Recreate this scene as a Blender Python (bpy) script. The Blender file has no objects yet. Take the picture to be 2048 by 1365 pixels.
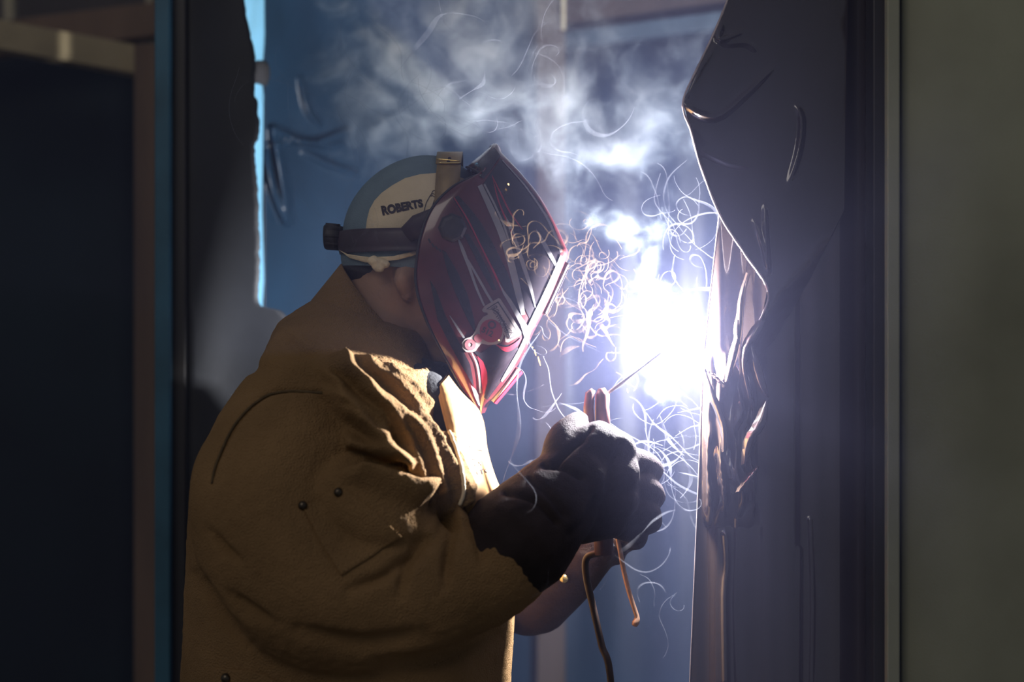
import bpy, bmesh, math, random
import numpy as np
from mathutils import Vector, Matrix, noise as mnoise
from mathutils.bvhtree import BVHTree
from mathutils.geometry import tessellate_polygon

# ------------------------------------------------------------------ scene, camera, light
S = bpy.context.scene
COL = S.collection
D, ZC, PXM = 2.4, 1.5, 0.0006          # camera distance to the welder, eye height, metres per pixel at the welder
cam = bpy.data.cameras.new('camera')
cam.sensor_width = 36.0
cam.lens = 36.0 * D / (2048 * PXM)
cam.clip_start = 0.05
cam.dof.use_dof = True
cam.dof.focus_distance = D - 0.06
cam.dof.aperture_fstop = 2.6
camo = bpy.data.objects.new('camera', cam)
camo.location = (0, -D, ZC)
camo.rotation_euler = (math.pi / 2, 0, 0)
COL.objects.link(camo)
S.camera = camo

S.view_settings.view_transform = 'Standard'
S.view_settings.look = 'None'
S.view_settings.gamma = 1.0
S.view_settings.use_curve_mapping = False
S.view_settings.exposure = 0.0
S.cycles.use_denoising = True
S.cycles.use_light_tree = False
S.cycles.adaptive_threshold = 0.04
S.cycles.max_bounces = 4
S.cycles.diffuse_bounces = 1
S.cycles.glossy_bounces = 2
S.cycles.transparent_max_bounces = 24
S.cycles.volume_bounces = 0
S.cycles.volume_step_rate = 10.0
S.cycles.volume_max_steps = 96
S.cycles.caustics_reflective = False
S.cycles.caustics_refractive = False
S.cycles.sample_clamp_indirect = 4.0

W = bpy.data.worlds.new('dim_workshop')
S.world = W
W.use_nodes = True
bg = W.node_tree.nodes['Background']
bg.inputs['Color'].default_value = (0.82, 0.87, 1.0, 1)
bg.inputs['Strength'].default_value = 0.10

def P(px, py, y=0.0):
    k = PXM * (D + y) / D
    return Vector(((px - 1024) * k, y, ZC + (682.5 - py) * k))

ARC = P(1336, 684, -0.028)
al = bpy.data.lights.new('arc_light', 'POINT')
al.energy = 60.0
al.color = (0.95, 0.95, 1.0)
al.shadow_soft_size = 0.012
alo = bpy.data.objects.new('arc_light', al)
alo.location = ARC
COL.objects.link(alo)

# added fill light above and behind the camera, to lift the near side
dl = bpy.data.lights.new('camera_side_fill', 'AREA')
dl.shape = 'RECTANGLE'; dl.size = 1.6; dl.size_y = 1.6
dl.energy = 15.0
dl.color = (1.0, 0.92, 0.84)
dlo = bpy.data.objects.new('camera_side_fill', dl)
dlo.location = (-1.6, -3.0, 3.6)
dlo.rotation_euler = (Vector((0.0, 0.1, 1.4)) - dlo.location).to_track_quat('-Z', 'Y').to_euler()
COL.objects.link(dlo)

# ------------------------------------------------------------------ materials
def nodes_of(name):
    m = bpy.data.materials.new(name); m.use_nodes = True
    nt = m.node_tree
    return m, nt, nt.nodes['Principled BSDF'], nt.nodes['Material Output']

def mat(name, col, rough=0.6, metal=0.0, nscale=0, namt=0.25, bump=0.0, bscale=None, spec=0.5,
        coat=0.0, stretch=None, sheen=0.0, bdist=0.002, detail=5):
    m, nt, b, out = nodes_of(name)
    b.inputs['Base Color'].default_value = (*col, 1)
    b.inputs['Roughness'].default_value = rough
    b.inputs['Metallic'].default_value = metal
    b.inputs['Specular IOR Level'].default_value = spec
    b.inputs['Coat Weight'].default_value = coat
    b.inputs['Coat Roughness'].default_value = 0.06
    if sheen:
        b.inputs['Sheen Weight'].default_value = sheen
        b.inputs['Sheen Roughness'].default_value = 0.4
        b.inputs['Sheen Tint'].default_value = (*[min(1, c * 2.2) for c in col], 1)
    tc = nt.nodes.new('ShaderNodeTexCoord')
    src = tc.outputs['Object']
    if stretch:
        mp = nt.nodes.new('ShaderNodeMapping'); mp.inputs['Scale'].default_value = stretch
        nt.links.new(src, mp.inputs['Vector']); src = mp.outputs['Vector']
    if nscale:
        n = nt.nodes.new('ShaderNodeTexNoise'); n.inputs['Scale'].default_value = nscale
        n.inputs['Detail'].default_value = detail
        nt.links.new(src, n.inputs['Vector'])
        r = nt.nodes.new('ShaderNodeValToRGB')
        r.color_ramp.elements[0].position = 0.3; r.color_ramp.elements[1].position = 0.7
        r.color_ramp.elements[0].color = (*[c * (1 - namt) for c in col], 1)
        r.color_ramp.elements[1].color = (*[min(1, c * (1 + namt)) for c in col], 1)
        nt.links.new(n.outputs['Fac'], r.inputs['Fac'])
        nt.links.new(r.outputs['Color'], b.inputs['Base Color'])
    if bump:
        n2 = nt.nodes.new('ShaderNodeTexNoise'); n2.inputs['Scale'].default_value = bscale or 300
        n2.inputs['Detail'].default_value = 3
        nt.links.new(src, n2.inputs['Vector'])
        bp = nt.nodes.new('ShaderNodeBump'); bp.inputs['Strength'].default_value = bump
        bp.inputs['Distance'].default_value = bdist
        nt.links.new(n2.outputs['Fac'], bp.inputs['Height'])
        nt.links.new(bp.outputs['Normal'], b.inputs['Normal'])
    return m

def vol_mat(name, col, dens, aniso=0.0, attr=False):
    m = bpy.data.materials.new(name); m.use_nodes = True
    nt = m.node_tree; nt.nodes.clear()
    out = nt.nodes.new('ShaderNodeOutputMaterial')
    v = nt.nodes.new('ShaderNodeVolumeScatter')
    v.inputs['Color'].default_value = (*col, 1); v.inputs['Density'].default_value = dens
    v.inputs['Anisotropy'].default_value = aniso
    if attr:
        a = nt.nodes.new('ShaderNodeAttribute'); a.attribute_name = 'density'
        mu = nt.nodes.new('ShaderNodeMath'); mu.operation = 'MULTIPLY'; mu.inputs[1].default_value = dens
        nt.links.new(a.outputs['Fac'], mu.inputs[0]); nt.links.new(mu.outputs[0], v.inputs['Density'])
    nt.links.new(v.outputs['Volume'], out.inputs['Volume'])
    return m

def wisp_mat(name, col, alpha):
    m = bpy.data.materials.new(name); m.use_nodes = True
    nt = m.node_tree; nt.nodes.clear()
    out = nt.nodes.new('ShaderNodeOutputMaterial')
    d = nt.nodes.new('ShaderNodeBsdfDiffuse'); d.inputs['Color'].default_value = (*col, 1)
    t = nt.nodes.new('ShaderNodeBsdfTranslucent'); t.inputs['Color'].default_value = (*col, 1)
    mx = nt.nodes.new('ShaderNodeMixShader'); mx.inputs[0].default_value = 0.5
    tr = nt.nodes.new('ShaderNodeBsdfTransparent')
    m2 = nt.nodes.new('ShaderNodeMixShader'); m2.inputs[0].default_value = alpha
    nt.links.new(d.outputs[0], mx.inputs[1]); nt.links.new(t.outputs[0], mx.inputs[2])
    nt.links.new(tr.outputs[0], m2.inputs[1]); nt.links.new(mx.outputs[0], m2.inputs[2])
    nt.links.new(m2.outputs[0], out.inputs['Surface'])
    return m

def glow_mat(name, col, strength, clear=True):
    m = bpy.data.materials.new(name); m.use_nodes = True
    nt = m.node_tree; nt.nodes.clear()
    out = nt.nodes.new('ShaderNodeOutputMaterial')
    e = nt.nodes.new('ShaderNodeEmission'); e.inputs['Color'].default_value = (*col, 1)
    e.inputs['Strength'].default_value = strength
    if clear:
        t = nt.nodes.new('ShaderNodeBsdfTransparent'); a = nt.nodes.new('ShaderNodeAddShader')
        nt.links.new(e.outputs[0], a.inputs[0]); nt.links.new(t.outputs[0], a.inputs[1])
        nt.links.new(a.outputs[0], out.inputs['Surface'])
    else:
        nt.links.new(e.outputs[0], out.inputs['Surface'])
    m.cycles.emission_sampling = 'NONE'
    return m

M = dict(
    suede=mat('suede_tan', (0.285, 0.170, 0.078), 0.95, nscale=9, namt=0.22, bump=0.9, bscale=520, spec=0.1, sheen=0.25, bdist=0.004),
    leather=mat('smooth_tan_leather', (0.46, 0.24, 0.075), 0.6, nscale=14, namt=0.2, bump=0.2, bscale=160, spec=0.35),
    glove=mat('grey_brown_glove_leather', (0.030, 0.022, 0.023), 0.85, nscale=20, namt=0.3, bump=0.5, bscale=520, spec=0.15, sheen=0.04),
    skin=mat('skin', (0.42, 0.25, 0.17), 0.55, nscale=30, namt=0.12, bump=0.15, bscale=250, spec=0.3),
    hair=mat('dark_hair', (0.03, 0.02, 0.015), 0.7, nscale=60, namt=0.4, bump=0.6, bscale=200),
    black=mat('black_cotton', (0.02, 0.02, 0.024), 0.9, nscale=30, namt=0.3, bump=0.4, bscale=300),
    denim=mat('dark_denim', (0.03, 0.045, 0.08), 0.9, nscale=30, namt=0.3, bump=0.4, bscale=400),
    boot=mat('boot_leather', (0.07, 0.04, 0.025), 0.6, nscale=20, namt=0.3, bump=0.3, bscale=90),
    seam=mat('seam_thread', (0.10, 0.065, 0.03), 0.9, nscale=80, namt=0.3),
    stud=mat('dark_metal_stud', (0.10, 0.08, 0.06), 0.35, 0.9, nscale=60, namt=0.2),
    hood=mat('dark_red_hood_paint', (0.088, 0.013, 0.016), 0.30, nscale=16, namt=0.45, bump=0.06, bscale=30, coat=0.7, spec=0.5),
    hood_black=mat('black_hood_paint', (0.022, 0.016, 0.022), 0.25, nscale=20, namt=0.4, coat=0.6),
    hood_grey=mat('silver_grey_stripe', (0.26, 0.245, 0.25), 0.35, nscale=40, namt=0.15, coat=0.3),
    hood_red=mat('bright_red_line', (0.32, 0.02, 0.04), 0.3, nscale=30, namt=0.3, coat=0.4),
    sticker=mat('sticker_cream', (0.27, 0.22, 0.20), 0.6, nscale=50, namt=0.1),
    sticker_red=mat('sticker_red', (0.22, 0.028, 0.04), 0.5, nscale=40, namt=0.15),
    ink=mat('dark_ink', (0.035, 0.025, 0.03), 0.7, nscale=80, namt=0.3),
    rubber=mat('black_rubber', (0.03, 0.026, 0.028), 0.55, nscale=30, namt=0.3, bump=0.15, bscale=120),
    band=mat('dark_headband_plastic', (0.055, 0.035, 0.045), 0.5, nscale=24, namt=0.3),
    capblue=mat('faded_blue_cap_cloth', (0.19, 0.26, 0.31), 0.9, nscale=18, namt=0.15, bump=0.4, bscale=600, spec=0.1),
    capcream=mat('cream_cap_cloth', (0.80, 0.65, 0.44), 0.9, nscale=22, namt=0.12, bump=0.35, bscale=500, spec=0.1),
    brass=mat('worn_brass_brown_strap', (0.34, 0.235, 0.11), 0.4, 0.3, nscale=30, namt=0.3, bump=0.2, bscale=120),
    goldedge=mat('polished_strap_edge', (0.85, 0.62, 0.25), 0.25, 0.9, nscale=60, namt=0.2),
    holder=mat('reddish_brown_insulator', (0.10, 0.030, 0.025), 0.45, nscale=30, namt=0.3),
    slate=mat('slate_painted_steel', (0.045, 0.075, 0.11), 0.5, nscale=10, namt=0.25),
    glove2=mat('brown_glove_leather', (0.060, 0.034, 0.022), 0.7, nscale=24, namt=0.3, bump=0.4, bscale=300, spec=0.25),
    timber_dark=mat('dark_stained_timber', (0.055, 0.038, 0.030), 0.75, nscale=10, namt=0.3, bump=0.2, bscale=60, stretch=(1, 1, 0.15)),
    rod=mat('steel_rod', (0.45, 0.42, 0.40), 0.4, 0.6, nscale=60, namt=0.2),
    cable=mat('cable_rubber', (0.05, 0.03, 0.025), 0.5, nscale=40, namt=0.3),
    copper=mat('copper_wire', (0.60, 0.34, 0.22), 0.35, 0.3, nscale=60, namt=0.2),
    film=mat('black_vinyl_film', (0.040, 0.026, 0.020), 0.16, nscale=6, namt=0.3, spec=0.9, bump=0.15, bscale=14, coat=0.6, stretch=(1, 1, 0.1), bdist=0.003),
    film_edge=mat('film_edge_highlight', (0.50, 0.40, 0.38), 0.3, nscale=40, namt=0.3, spec=0.7),  # highlight along the film edges, put into a pale colour
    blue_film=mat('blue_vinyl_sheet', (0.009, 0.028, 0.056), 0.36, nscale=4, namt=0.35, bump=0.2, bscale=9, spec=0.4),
    blue_film_lit=mat('arc_lit_blue_vinyl', (0.24, 0.58, 0.85), 0.5, nscale=6, namt=0.15, spec=0.3),  # arc light painted in: a paler copy of the blue vinyl
    steel_blue=mat('blue_painted_steel', (0.035, 0.13, 0.20), 0.5, nscale=10, namt=0.25, bump=0.1, bscale=80),
    steel_dark=mat('dark_steel', (0.028, 0.025, 0.025), 0.45, nscale=8, namt=0.4, bump=0.12, bscale=60, stretch=(1, 1, 0.2)),
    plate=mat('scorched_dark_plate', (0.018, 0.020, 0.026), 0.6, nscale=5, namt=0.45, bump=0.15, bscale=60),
    timber=mat('brown_timber', (0.20, 0.125, 0.08), 0.7, nscale=10, namt=0.35, bump=0.2, bscale=60, stretch=(1, 1, 0.15)),
    pale=mat('pale_painted_post', (0.48, 0.42, 0.29), 0.6, nscale=12, namt=0.15),
    beam=mat('olive_beam', (0.40, 0.32, 0.19), 0.7, nscale=8, namt=0.25),
    wall=mat('olive_grey_panel', (0.30, 0.30, 0.21), 0.75, nscale=3.2, namt=0.3, bump=0.1, bscale=300),
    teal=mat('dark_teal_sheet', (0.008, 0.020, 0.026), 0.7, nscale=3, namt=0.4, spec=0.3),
    brownwall=mat('brown_grey_wall', (0.10, 0.085, 0.075), 0.85, nscale=3, namt=0.25),
    concrete=mat('concrete_floor', (0.14, 0.13, 0.12), 0.85, nscale=6, namt=0.25, bump=0.2, bscale=50),
    haze=vol_mat('thin_blue_haze', (0.55, 0.57, 1.0), 0.078, 0.1),
    smoke=vol_mat('drifting_smoke', (0.72, 0.84, 1.0), 12.5, 0.1, True),
    plume=vol_mat('dense_plume', (0.78, 0.91, 1.0), 8.0, 0.0, True),
    wisp=wisp_mat('pale_wisp', (0.80, 0.82, 0.95), 0.045),
    wisp_tan=wisp_mat('tan_wisp', (0.85, 0.55, 0.32), 0.032),
    sheet=wisp_mat('thin_smoke_sheet', (0.75, 0.72, 0.9), 0.10),
    arc=glow_mat('welding_arc', (0.95, 0.98, 1.0), 30.0),
    spark=glow_mat('spark', (1.0, 0.55, 0.15), 6.0, False),
)

# ------------------------------------------------------------------ mesh helpers
def tag(o, label=None, cat=None, group=None, kind=None):
    if label: o['label'] = label
    if cat: o['category'] = cat
    if group: o['group'] = group
    if kind: o['kind'] = kind
    return o

def thing(name, loc, label, cat, group=None):
    o = bpy.data.objects.new(name, None); COL.objects.link(o); o.location = loc
    o.empty_display_size = 0.05
    return tag(o, label, cat, group)

def adopt(o, parent):
    if parent is None: return
    o.parent = parent
    if parent.type == 'EMPTY': o.matrix_parent_inverse = Matrix.Translation(-parent.location)

def mesh(name, geo, m, parent=None, smooth=True):
    v, f = geo
    me = bpy.data.meshes.new(name)
    me.from_pydata([tuple(p) for p in v], [], [tuple(q) for q in f])
    me.validate(); me.update()
    if smooth: me.polygons.foreach_set('use_smooth', [True] * len(me.polygons))
    o = bpy.data.objects.new(name, me); COL.objects.link(o)
    if m: me.materials.append(M[m] if isinstance(m, str) else m)
    adopt(o, parent)
    return o

def join(parts):
    V, F = [], []
    for v, f in parts:
        k = len(V); V += list(v); F += [tuple(i + k for i in q) for q in f]
    return V, F

def box(a, b, bev=0.0):
    """axis aligned box with small chamfers"""
    a, b = Vector(a), Vector(b)
    bm = bmesh.new(); bmesh.ops.create_cube(bm, size=1)
    for v in bm.verts:
        v.co = Vector(((a[i] + b[i]) / 2 + v.co[i] * (b[i] - a[i]) for i in range(3)))
    if bev: bmesh.ops.bevel(bm, geom=bm.edges[:], offset=bev, segments=2, affect='EDGES', profile=0.5)
    return from_bm(bm)

def from_bm(bm):
    bm.verts.index_update()
    r = [v.co.copy() for v in bm.verts], [tuple(v.index for v in f.verts) for f in bm.faces]
    bm.free(); return r

def beam(p, q, up, w, h, bev=0.002):
    """box from p to q; up gives the h direction"""
    p, q = Vector(p), Vector(q); d = (q - p); L = d.length; d.normalize()
    s = d.cross(Vector(up)).normalized(); u = s.cross(d)
    v, f = box((-w / 2, 0, -h / 2), (w / 2, L, h / 2), bev)
    return [p + s * c.x + d * c.y + u * c.z for c in v], f

def catmull(pts, n):
    """resample a list of tuples as a smooth curve with n points"""
    A = np.array(pts, float); k = len(A)
    if k == 2:
        t = np.linspace(0, 1, n)[:, None]; return A[0] * (1 - t) + A[1] * t
    E = np.vstack([2 * A[0] - A[1], A, 2 * A[-1] - A[-2]])
    T = np.linspace(0, k - 1 - 1e-9, n); out = []
    for t in T:
        i = int(t); u = t - i
        p0, p1, p2, p3 = E[i], E[i + 1], E[i + 2], E[i + 3]
        out.append(0.5 * (2 * p1 + (p2 - p0) * u + (2 * p0 - 5 * p1 + 4 * p2 - p3) * u * u + (3 * p1 - p0 - 3 * p2 + p3) * u ** 3))
    return np.array(out)

def tube(pts, rad, n=12, caps=True, flat=1.0):
    pts = [Vector(p) for p in pts]; k = len(pts)
    if not hasattr(rad, '__len__'): rad = [rad] * k
    V, F = [], []; up = None
    for i in range(k):
        t = (pts[min(i + 1, k - 1)] - pts[max(i - 1, 0)])
        t = t.normalized() if t.length > 1e-9 else Vector((0, 0, 1))
        if up is None:
            a = Vector((0, 1, 0)) if abs(t.y) < 0.9 else Vector((1, 0, 0))
            up = (a - t * a.dot(t)).normalized()
        else:
            up = (up - t * up.dot(t)); up = up.normalized() if up.length > 1e-6 else Vector((0, 1, 0))
        s = t.cross(up)
        for j in range(n):
            an = 2 * math.pi * j / n
            V.append(pts[i] + (up * math.cos(an) * flat + s * math.sin(an)) * rad[i])
    for i in range(k - 1):
        for j in range(n):
            a = i * n + j; b = i * n + (j + 1) % n
            F.append((a, b, b + n, a + n))
    if caps:
        F.append(tuple(range(n - 1, -1, -1))); F.append(tuple((k - 1) * n + j for j in range(n)))
    return V, F

def chain(pts, n=16, sub=5):
    """rounded limb through (px, py, y, r)"""
    A = catmull(pts, (len(pts) - 1) * sub + 1)
    P3 = [P(a[0], a[1], a[2]) for a in A]; R = [max(0.002, a[3]) for a in A]
    d0 = (P3[0] - P3[1]).normalized(); d1 = (P3[-1] - P3[-2]).normalized()
    pre, prr, post, por = [], [], [], []
    for k in (0.95, 0.75, 0.4):
        pre.append(P3[0] + d0 * R[0] * k); prr.append(R[0] * math.sqrt(1 - k * k))
        post.insert(0, P3[-1] + d1 * R[-1] * k); por.insert(0, R[-1] * math.sqrt(1 - k * k))
    return tube(pre + P3 + post, prr + R + por, n)

def rings(rs, n=48, ex=2.3, caps=True):
    """loft of rings (cx, cy, z, rx, ry[, slope of z along x])"""
    V, F = [], []
    for r in rs:
        cx, cy, z, rx, ry = r[:5]; sl = r[5] if len(r) > 5 else 0; e = r[6] if len(r) > 6 else ex
        for j in range(n):
            a = 2 * math.pi * j / n; c, s = math.cos(a), math.sin(a)
            x = math.copysign(abs(c) ** (2 / e), c) * rx; y = math.copysign(abs(s) ** (2 / e), s) * ry
            V.append(Vector((cx + x, cy + y, z + sl * x)))
    for i in range(len(rs) - 1):
        for j in range(n):
            a = i * n + j; b = i * n + (j + 1) % n
            F.append((a, b, b + n, a + n))
    if caps:
        F.append(tuple(range(n - 1, -1, -1))); F.append(tuple((len(rs) - 1) * n + j for j in range(n)))
    return V, F

def evaluated(o):
    bpy.context.view_layer.update()
    dg = bpy.context.evaluated_depsgraph_get()
    return bpy.data.meshes.new_from_object(o.evaluated_get(dg))

def blob(name, parts, m, parent, voxel=0.004, smooth=6):
    """union of overlapping closed shapes as one continuous surface"""
    o = mesh(name, join(parts), m)
    r = o.modifiers.new('r', 'REMESH'); r.mode = 'VOXEL'; r.voxel_size = voxel
    if smooth:
        s = o.modifiers.new('s', 'SMOOTH'); s.iterations = smooth; s.factor = 0.5
    me = evaluated(o); old = o.data
    o.modifiers.clear(); o.data = me; bpy.data.meshes.remove(old)
    me.name = name
    me.polygons.foreach_set('use_smooth', [True] * len(me.polygons))
    if not me.materials: me.materials.append(M[m])
    adopt(o, parent)
    return o

def coords(me):
    n = len(me.vertices)
    c = np.empty(n * 3); me.vertices.foreach_get('co', c)
    nn = np.empty(n * 3); me.vertex_normals.foreach_get('vector', nn)
    return c.reshape(-1, 3), nn.reshape(-1, 3)

def to_px(c):
    k = PXM * (D + c[:, 1]) / D
    return 1024 + c[:, 0] / k, 682.5 - (c[:, 2] - ZC) / k

def vnoise(p, seed=0):
    """smooth value noise, p (n,3) -> 0..1"""
    i = np.floor(p).astype(np.int64); f = p - i; f = f * f * (3 - 2 * f); out = 0
    def h(a):
        x = (a[:, 0] * 73856093) ^ (a[:, 1] * 19349663) ^ (a[:, 2] * 83492791) ^ (seed * 2654435761)
        x = (x ^ (x >> 13)) * 1274126177 & 0xffffffff
        return ((x ^ (x >> 16)) & 0xffff) / 65535.0
    for dx in (0, 1):
        for dy in (0, 1):
            for dz in (0, 1):
                w = (f[:, 0] if dx else 1 - f[:, 0]) * (f[:, 1] if dy else 1 - f[:, 1]) * (f[:, 2] if dz else 1 - f[:, 2])
                out = out + w * h(i + np.array([dx, dy, dz]))
    return out

def curve_dist(px, py, pts, n=24):
    """distance in px to a smooth curve and the position 0..1 along it"""
    c = catmull(pts, n); best = np.full(px.shape, 1e9); tt = np.zeros(px.shape)
    for i in range(n - 1):
        ax, ay = c[i][:2]; bx, by = c[i + 1][:2]; dx, dy = bx - ax, by - ay; L = dx * dx + dy * dy + 1e-9
        t = np.clip(((px - ax) * dx + (py - ay) * dy) / L, 0, 1)
        d = np.hypot(px - ax - t * dx, py - ay - t * dy); k = d < best
        best[k] = d[k]; tt[k] = (i + t[k]) / (n - 1)
    return best, tt

def curve_side(px, py, pts, n=24):
    """signed distance: positive on the right-hand / upper side of a curve drawn downwards"""
    c = catmull(pts, n); best = np.full(px.shape, 1e9); tt = np.zeros(px.shape); sg = np.ones(px.shape)
    for i in range(n - 1):
        ax, ay = c[i][:2]; bx, by = c[i + 1][:2]; dx, dy = bx - ax, by - ay; L = dx * dx + dy * dy + 1e-9
        t = np.clip(((px - ax) * dx + (py - ay) * dy) / L, 0, 1)
        d = np.hypot(px - ax - t * dx, py - ay - t * dy); k = d < best
        best[k] = d[k]; tt[k] = (i + t[k]) / (n - 1); sg[k] = np.sign(dy * (px - ax) - dx * (py - ay))[k]
    return best * sg, tt

def bvh_of(o):
    me = o.data
    t = Vector((0, 0, 0))
    return BVHTree.FromPolygons([v.co.copy() for v in me.vertices], [tuple(p.vertices) for p in me.polygons])

CAMP = Vector((0, -D, ZC))
def on_surface(bvh, px, py, off, fallback_y=-0.1):
    d = (P(px, py, 0) - CAMP).normalized()
    loc, nor, idx, dist = bvh.ray_cast(CAMP, d)
    if loc is None:
        loc, nor, idx, dist = bvh.find_nearest(P(px, py, fallback_y))
    if nor.dot(d) > 0: nor = -nor
    return loc + nor * off

def refine(v2, f, L):
    bm = bmesh.new()
    vs = [bm.verts.new((a[0], a[1], 0)) for a in v2]
    for q in f:
        try: bm.faces.new([vs[i] for i in q])
        except ValueError: pass
    bmesh.ops.triangulate(bm, faces=bm.faces[:])
    for _ in range(6):
        es = [e for e in bm.edges if e.calc_length() > L]
        if not es: break
        bmesh.ops.subdivide_edges(bm, edges=es, cuts=1)
        bmesh.ops.triangulate(bm, faces=[q for q in bm.faces if len(q.verts) > 3])
    return from_bm(bm)

def decal(name, geo2, bvh, m, parent, off=0.0006, L=9):
    v, f = refine(geo2[0], geo2[1], L)
    return mesh(name, ([on_surface(bvh, p.x, p.y, off) for p in v], f), m, parent)

def poly(pts):
    t = tessellate_polygon([[Vector((a[0], a[1], 0)) for a in pts]])
    return list(pts), [tuple(q) for q in t]

def stroke(pts, w, n=None, taper=False):
    """a painted line of width w (px); tapered strokes start at a point"""
    c = catmull(pts, n or max(8, len(pts) * 6)); V, F = [], []; k = len(c)
    for i in range(k):
        t = c[min(i + 1, k - 1)][:2] - c[max(i - 1, 0)][:2]; t = t / (np.hypot(*t) + 1e-9)
        ww = w * (0.08 + 0.92 * i / (k - 1)) if taper else w
        if len(c[i]) > 2: ww = c[i][2]
        V += [(c[i][0] - t[1] * ww / 2, c[i][1] + t[0] * ww / 2), (c[i][0] + t[1] * ww / 2, c[i][1] - t[0] * ww / 2)]
    for i in range(k - 1): F.append((2 * i, 2 * i + 1, 2 * i + 3, 2 * i + 2))
    return V, F

def disc(cx, cy, r, n=28, r2=0):
    if r2:
        V = [(cx + math.cos(2 * math.pi * i / n) * q, cy + math.sin(2 * math.pi * i / n) * q) for q in (r, r2) for i in range(n)]
        return V, [(i, (i + 1) % n, n + (i + 1) % n, n + i) for i in range(n)]
    return [(cx + math.cos(2 * math.pi * i / n) * r, cy + math.sin(2 * math.pi * i / n) * r) for i in range(n)], [tuple(range(n))]

def lettering(s, x, y, ang, width, height, bold=0.0):
    """glyph outlines fitted into a width x height px box whose lower left corner is (x, y), turned by ang (image degrees, clockwise)"""
    c = bpy.data.curves.new('t', 'FONT'); c.body = s; c.offset = bold; c.resolution_u = 4
    o = bpy.data.objects.new('t', c); COL.objects.link(o)
    me = evaluated(o)
    v = [tuple(q.co) for q in me.vertices]; f = [tuple(q.vertices) for q in me.polygons]
    bpy.data.objects.remove(o); bpy.data.curves.remove(c); bpy.data.meshes.remove(me)
    x0 = min(q[0] for q in v); x1 = max(q[0] for q in v); y0 = min(q[1] for q in v); y1 = max(q[1] for q in v)
    a = math.radians(ang); ca, sa = math.cos(a), math.sin(a); out = []
    for q in v:
        u = (q[0] - x0) / (x1 - x0); w = (q[1] - y0) / (y1 - y0)
        hh = height(u) if callable(height) else height
        X = u * width; Y = -w * hh
        out.append((x + X * ca - Y * sa, y + X * sa + Y * ca))
    return out, f

# ------------------------------------------------------------------ the place
fl = mesh('floor', box((-4, -4, -0.1), (4, 3.2, 0)), 'concrete', None, False); tag(fl, 'grey concrete workshop floor under the welder', 'floor', kind='structure')
wb = mesh('wall_back', box((-4, 2.9, 0), (4, 3.0, 4.0)), 'brownwall', None, False); tag(wb, 'dim brown-grey wall far behind the welding booth', 'wall', kind='structure')

def sheet(name, x0, x1, z0, z1, nx, nz, fy, m, parent=None, th=0.0015, rows=None):
    """upright sheet with thickness: columns x0..x1 (functions of pz row), depth from fy(px, py)"""
    V, F = [], []
    if rows is not None: nz = len(rows) - 1
    for j in range(nz + 1):
        py = z0 + (z1 - z0) * j / nz if rows is None else float(rows[j])
        a = x0(py) if callable(x0) else x0; b = x1(py) if callable(x1) else x1
        for i in range(nx + 1):
            px = a + (b - a) * (i / nx)
            V.append((px, py))
    Y = fy(np.array([v[0] for v in V]), np.array([v[1] for v in V]))
    pts = [P(v[0], v[1], float(y)) for v, y in zip(V, Y)]
    N = len(pts); r = nx + 1
    bm_f = []
    for j in range(nz):
        for i in range(nx):
            a = j * r + i; bm_f.append((a, a + r, a + r + 1, a + 1))
    back = [p + Vector((0, th, 0)) for p in pts]
    ff = list(bm_f) + [tuple(N + i for i in reversed(q)) for q in bm_f]
    rim = [i for i in range(r)] + [j * r + nx for j in range(1, nz + 1)] + [nz * r + i for i in range(nx - 1, -1, -1)] + [j * r for j in range(nz - 1, 0, -1)]
    for k in range(len(rim)):
        a, b = rim[k], rim[(k + 1) % len(rim)]; ff.append((a, b, N + b, N + a))
    return mesh(name, (pts + back, ff), m, parent)

FLOORPY = 4200      # pixel row well below the frame used for things that stand on the floor

def post(name, px0, px1, y, depth, top, m, label, cat='post', extra=None):
    """upright steel or timber member standing on the floor"""
    a = P(px0, top, y); b = P(px1, top, y)
    t = thing(name, ((a.x + b.x) / 2, y + depth / 2, 0), label, cat)
    mesh('post_body', box((a.x, y, 0), (b.x, y + depth, a.z), 0.002), m, t, False)
    q = Vector(((a.x + b.x) / 2, y + depth / 2, 0)); w = (b.x - a.x)
    mesh('base_plate', box((a.x, y - depth * .3, 0), (b.x, y + depth * 1.3, 0.008), 0.001), 'steel_dark', t, False)
    return t

# --- left side: timber post, blue steel post, scorched plate
post('timber_post', 268, 312, 1.02, 0.06, 88, 'timber', 'blurred brown timber post at the left beside the blue steel post')
post('steel_post', 309, 340, 0.34, 0.05, -120, 'steel_blue', 'blue painted steel post left of the dark scorched plate')
post('channel_post', 342, 371, 0.36, 0.05, -120, 'steel_dark', 'narrow dark steel channel between the blue post and scorched plate')

def zl(vals):
    ks = sorted(vals); return lambda y: float(np.interp(y, [k[0] for k in ks], [k[1] for k in ks]))
rag = zl([(-80, 478), (0, 487), (60, 498), (110, 511), (150, 510), (190, 507), (200, 515), (235, 516), (245, 521), (280, 516), (288, 508), (330, 511), (400, 517), (520, 519), (612, 516), (620, 560), (660, 600), (1500, 600), (2700, 600)])
rr = random.Random(4)
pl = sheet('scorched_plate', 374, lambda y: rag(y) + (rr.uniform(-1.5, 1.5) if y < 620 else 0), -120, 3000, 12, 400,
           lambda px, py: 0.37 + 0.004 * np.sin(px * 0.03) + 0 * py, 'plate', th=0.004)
tag(pl, 'dark scorched plate with ragged right edge behind the welder\'s back', 'plate')

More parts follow.
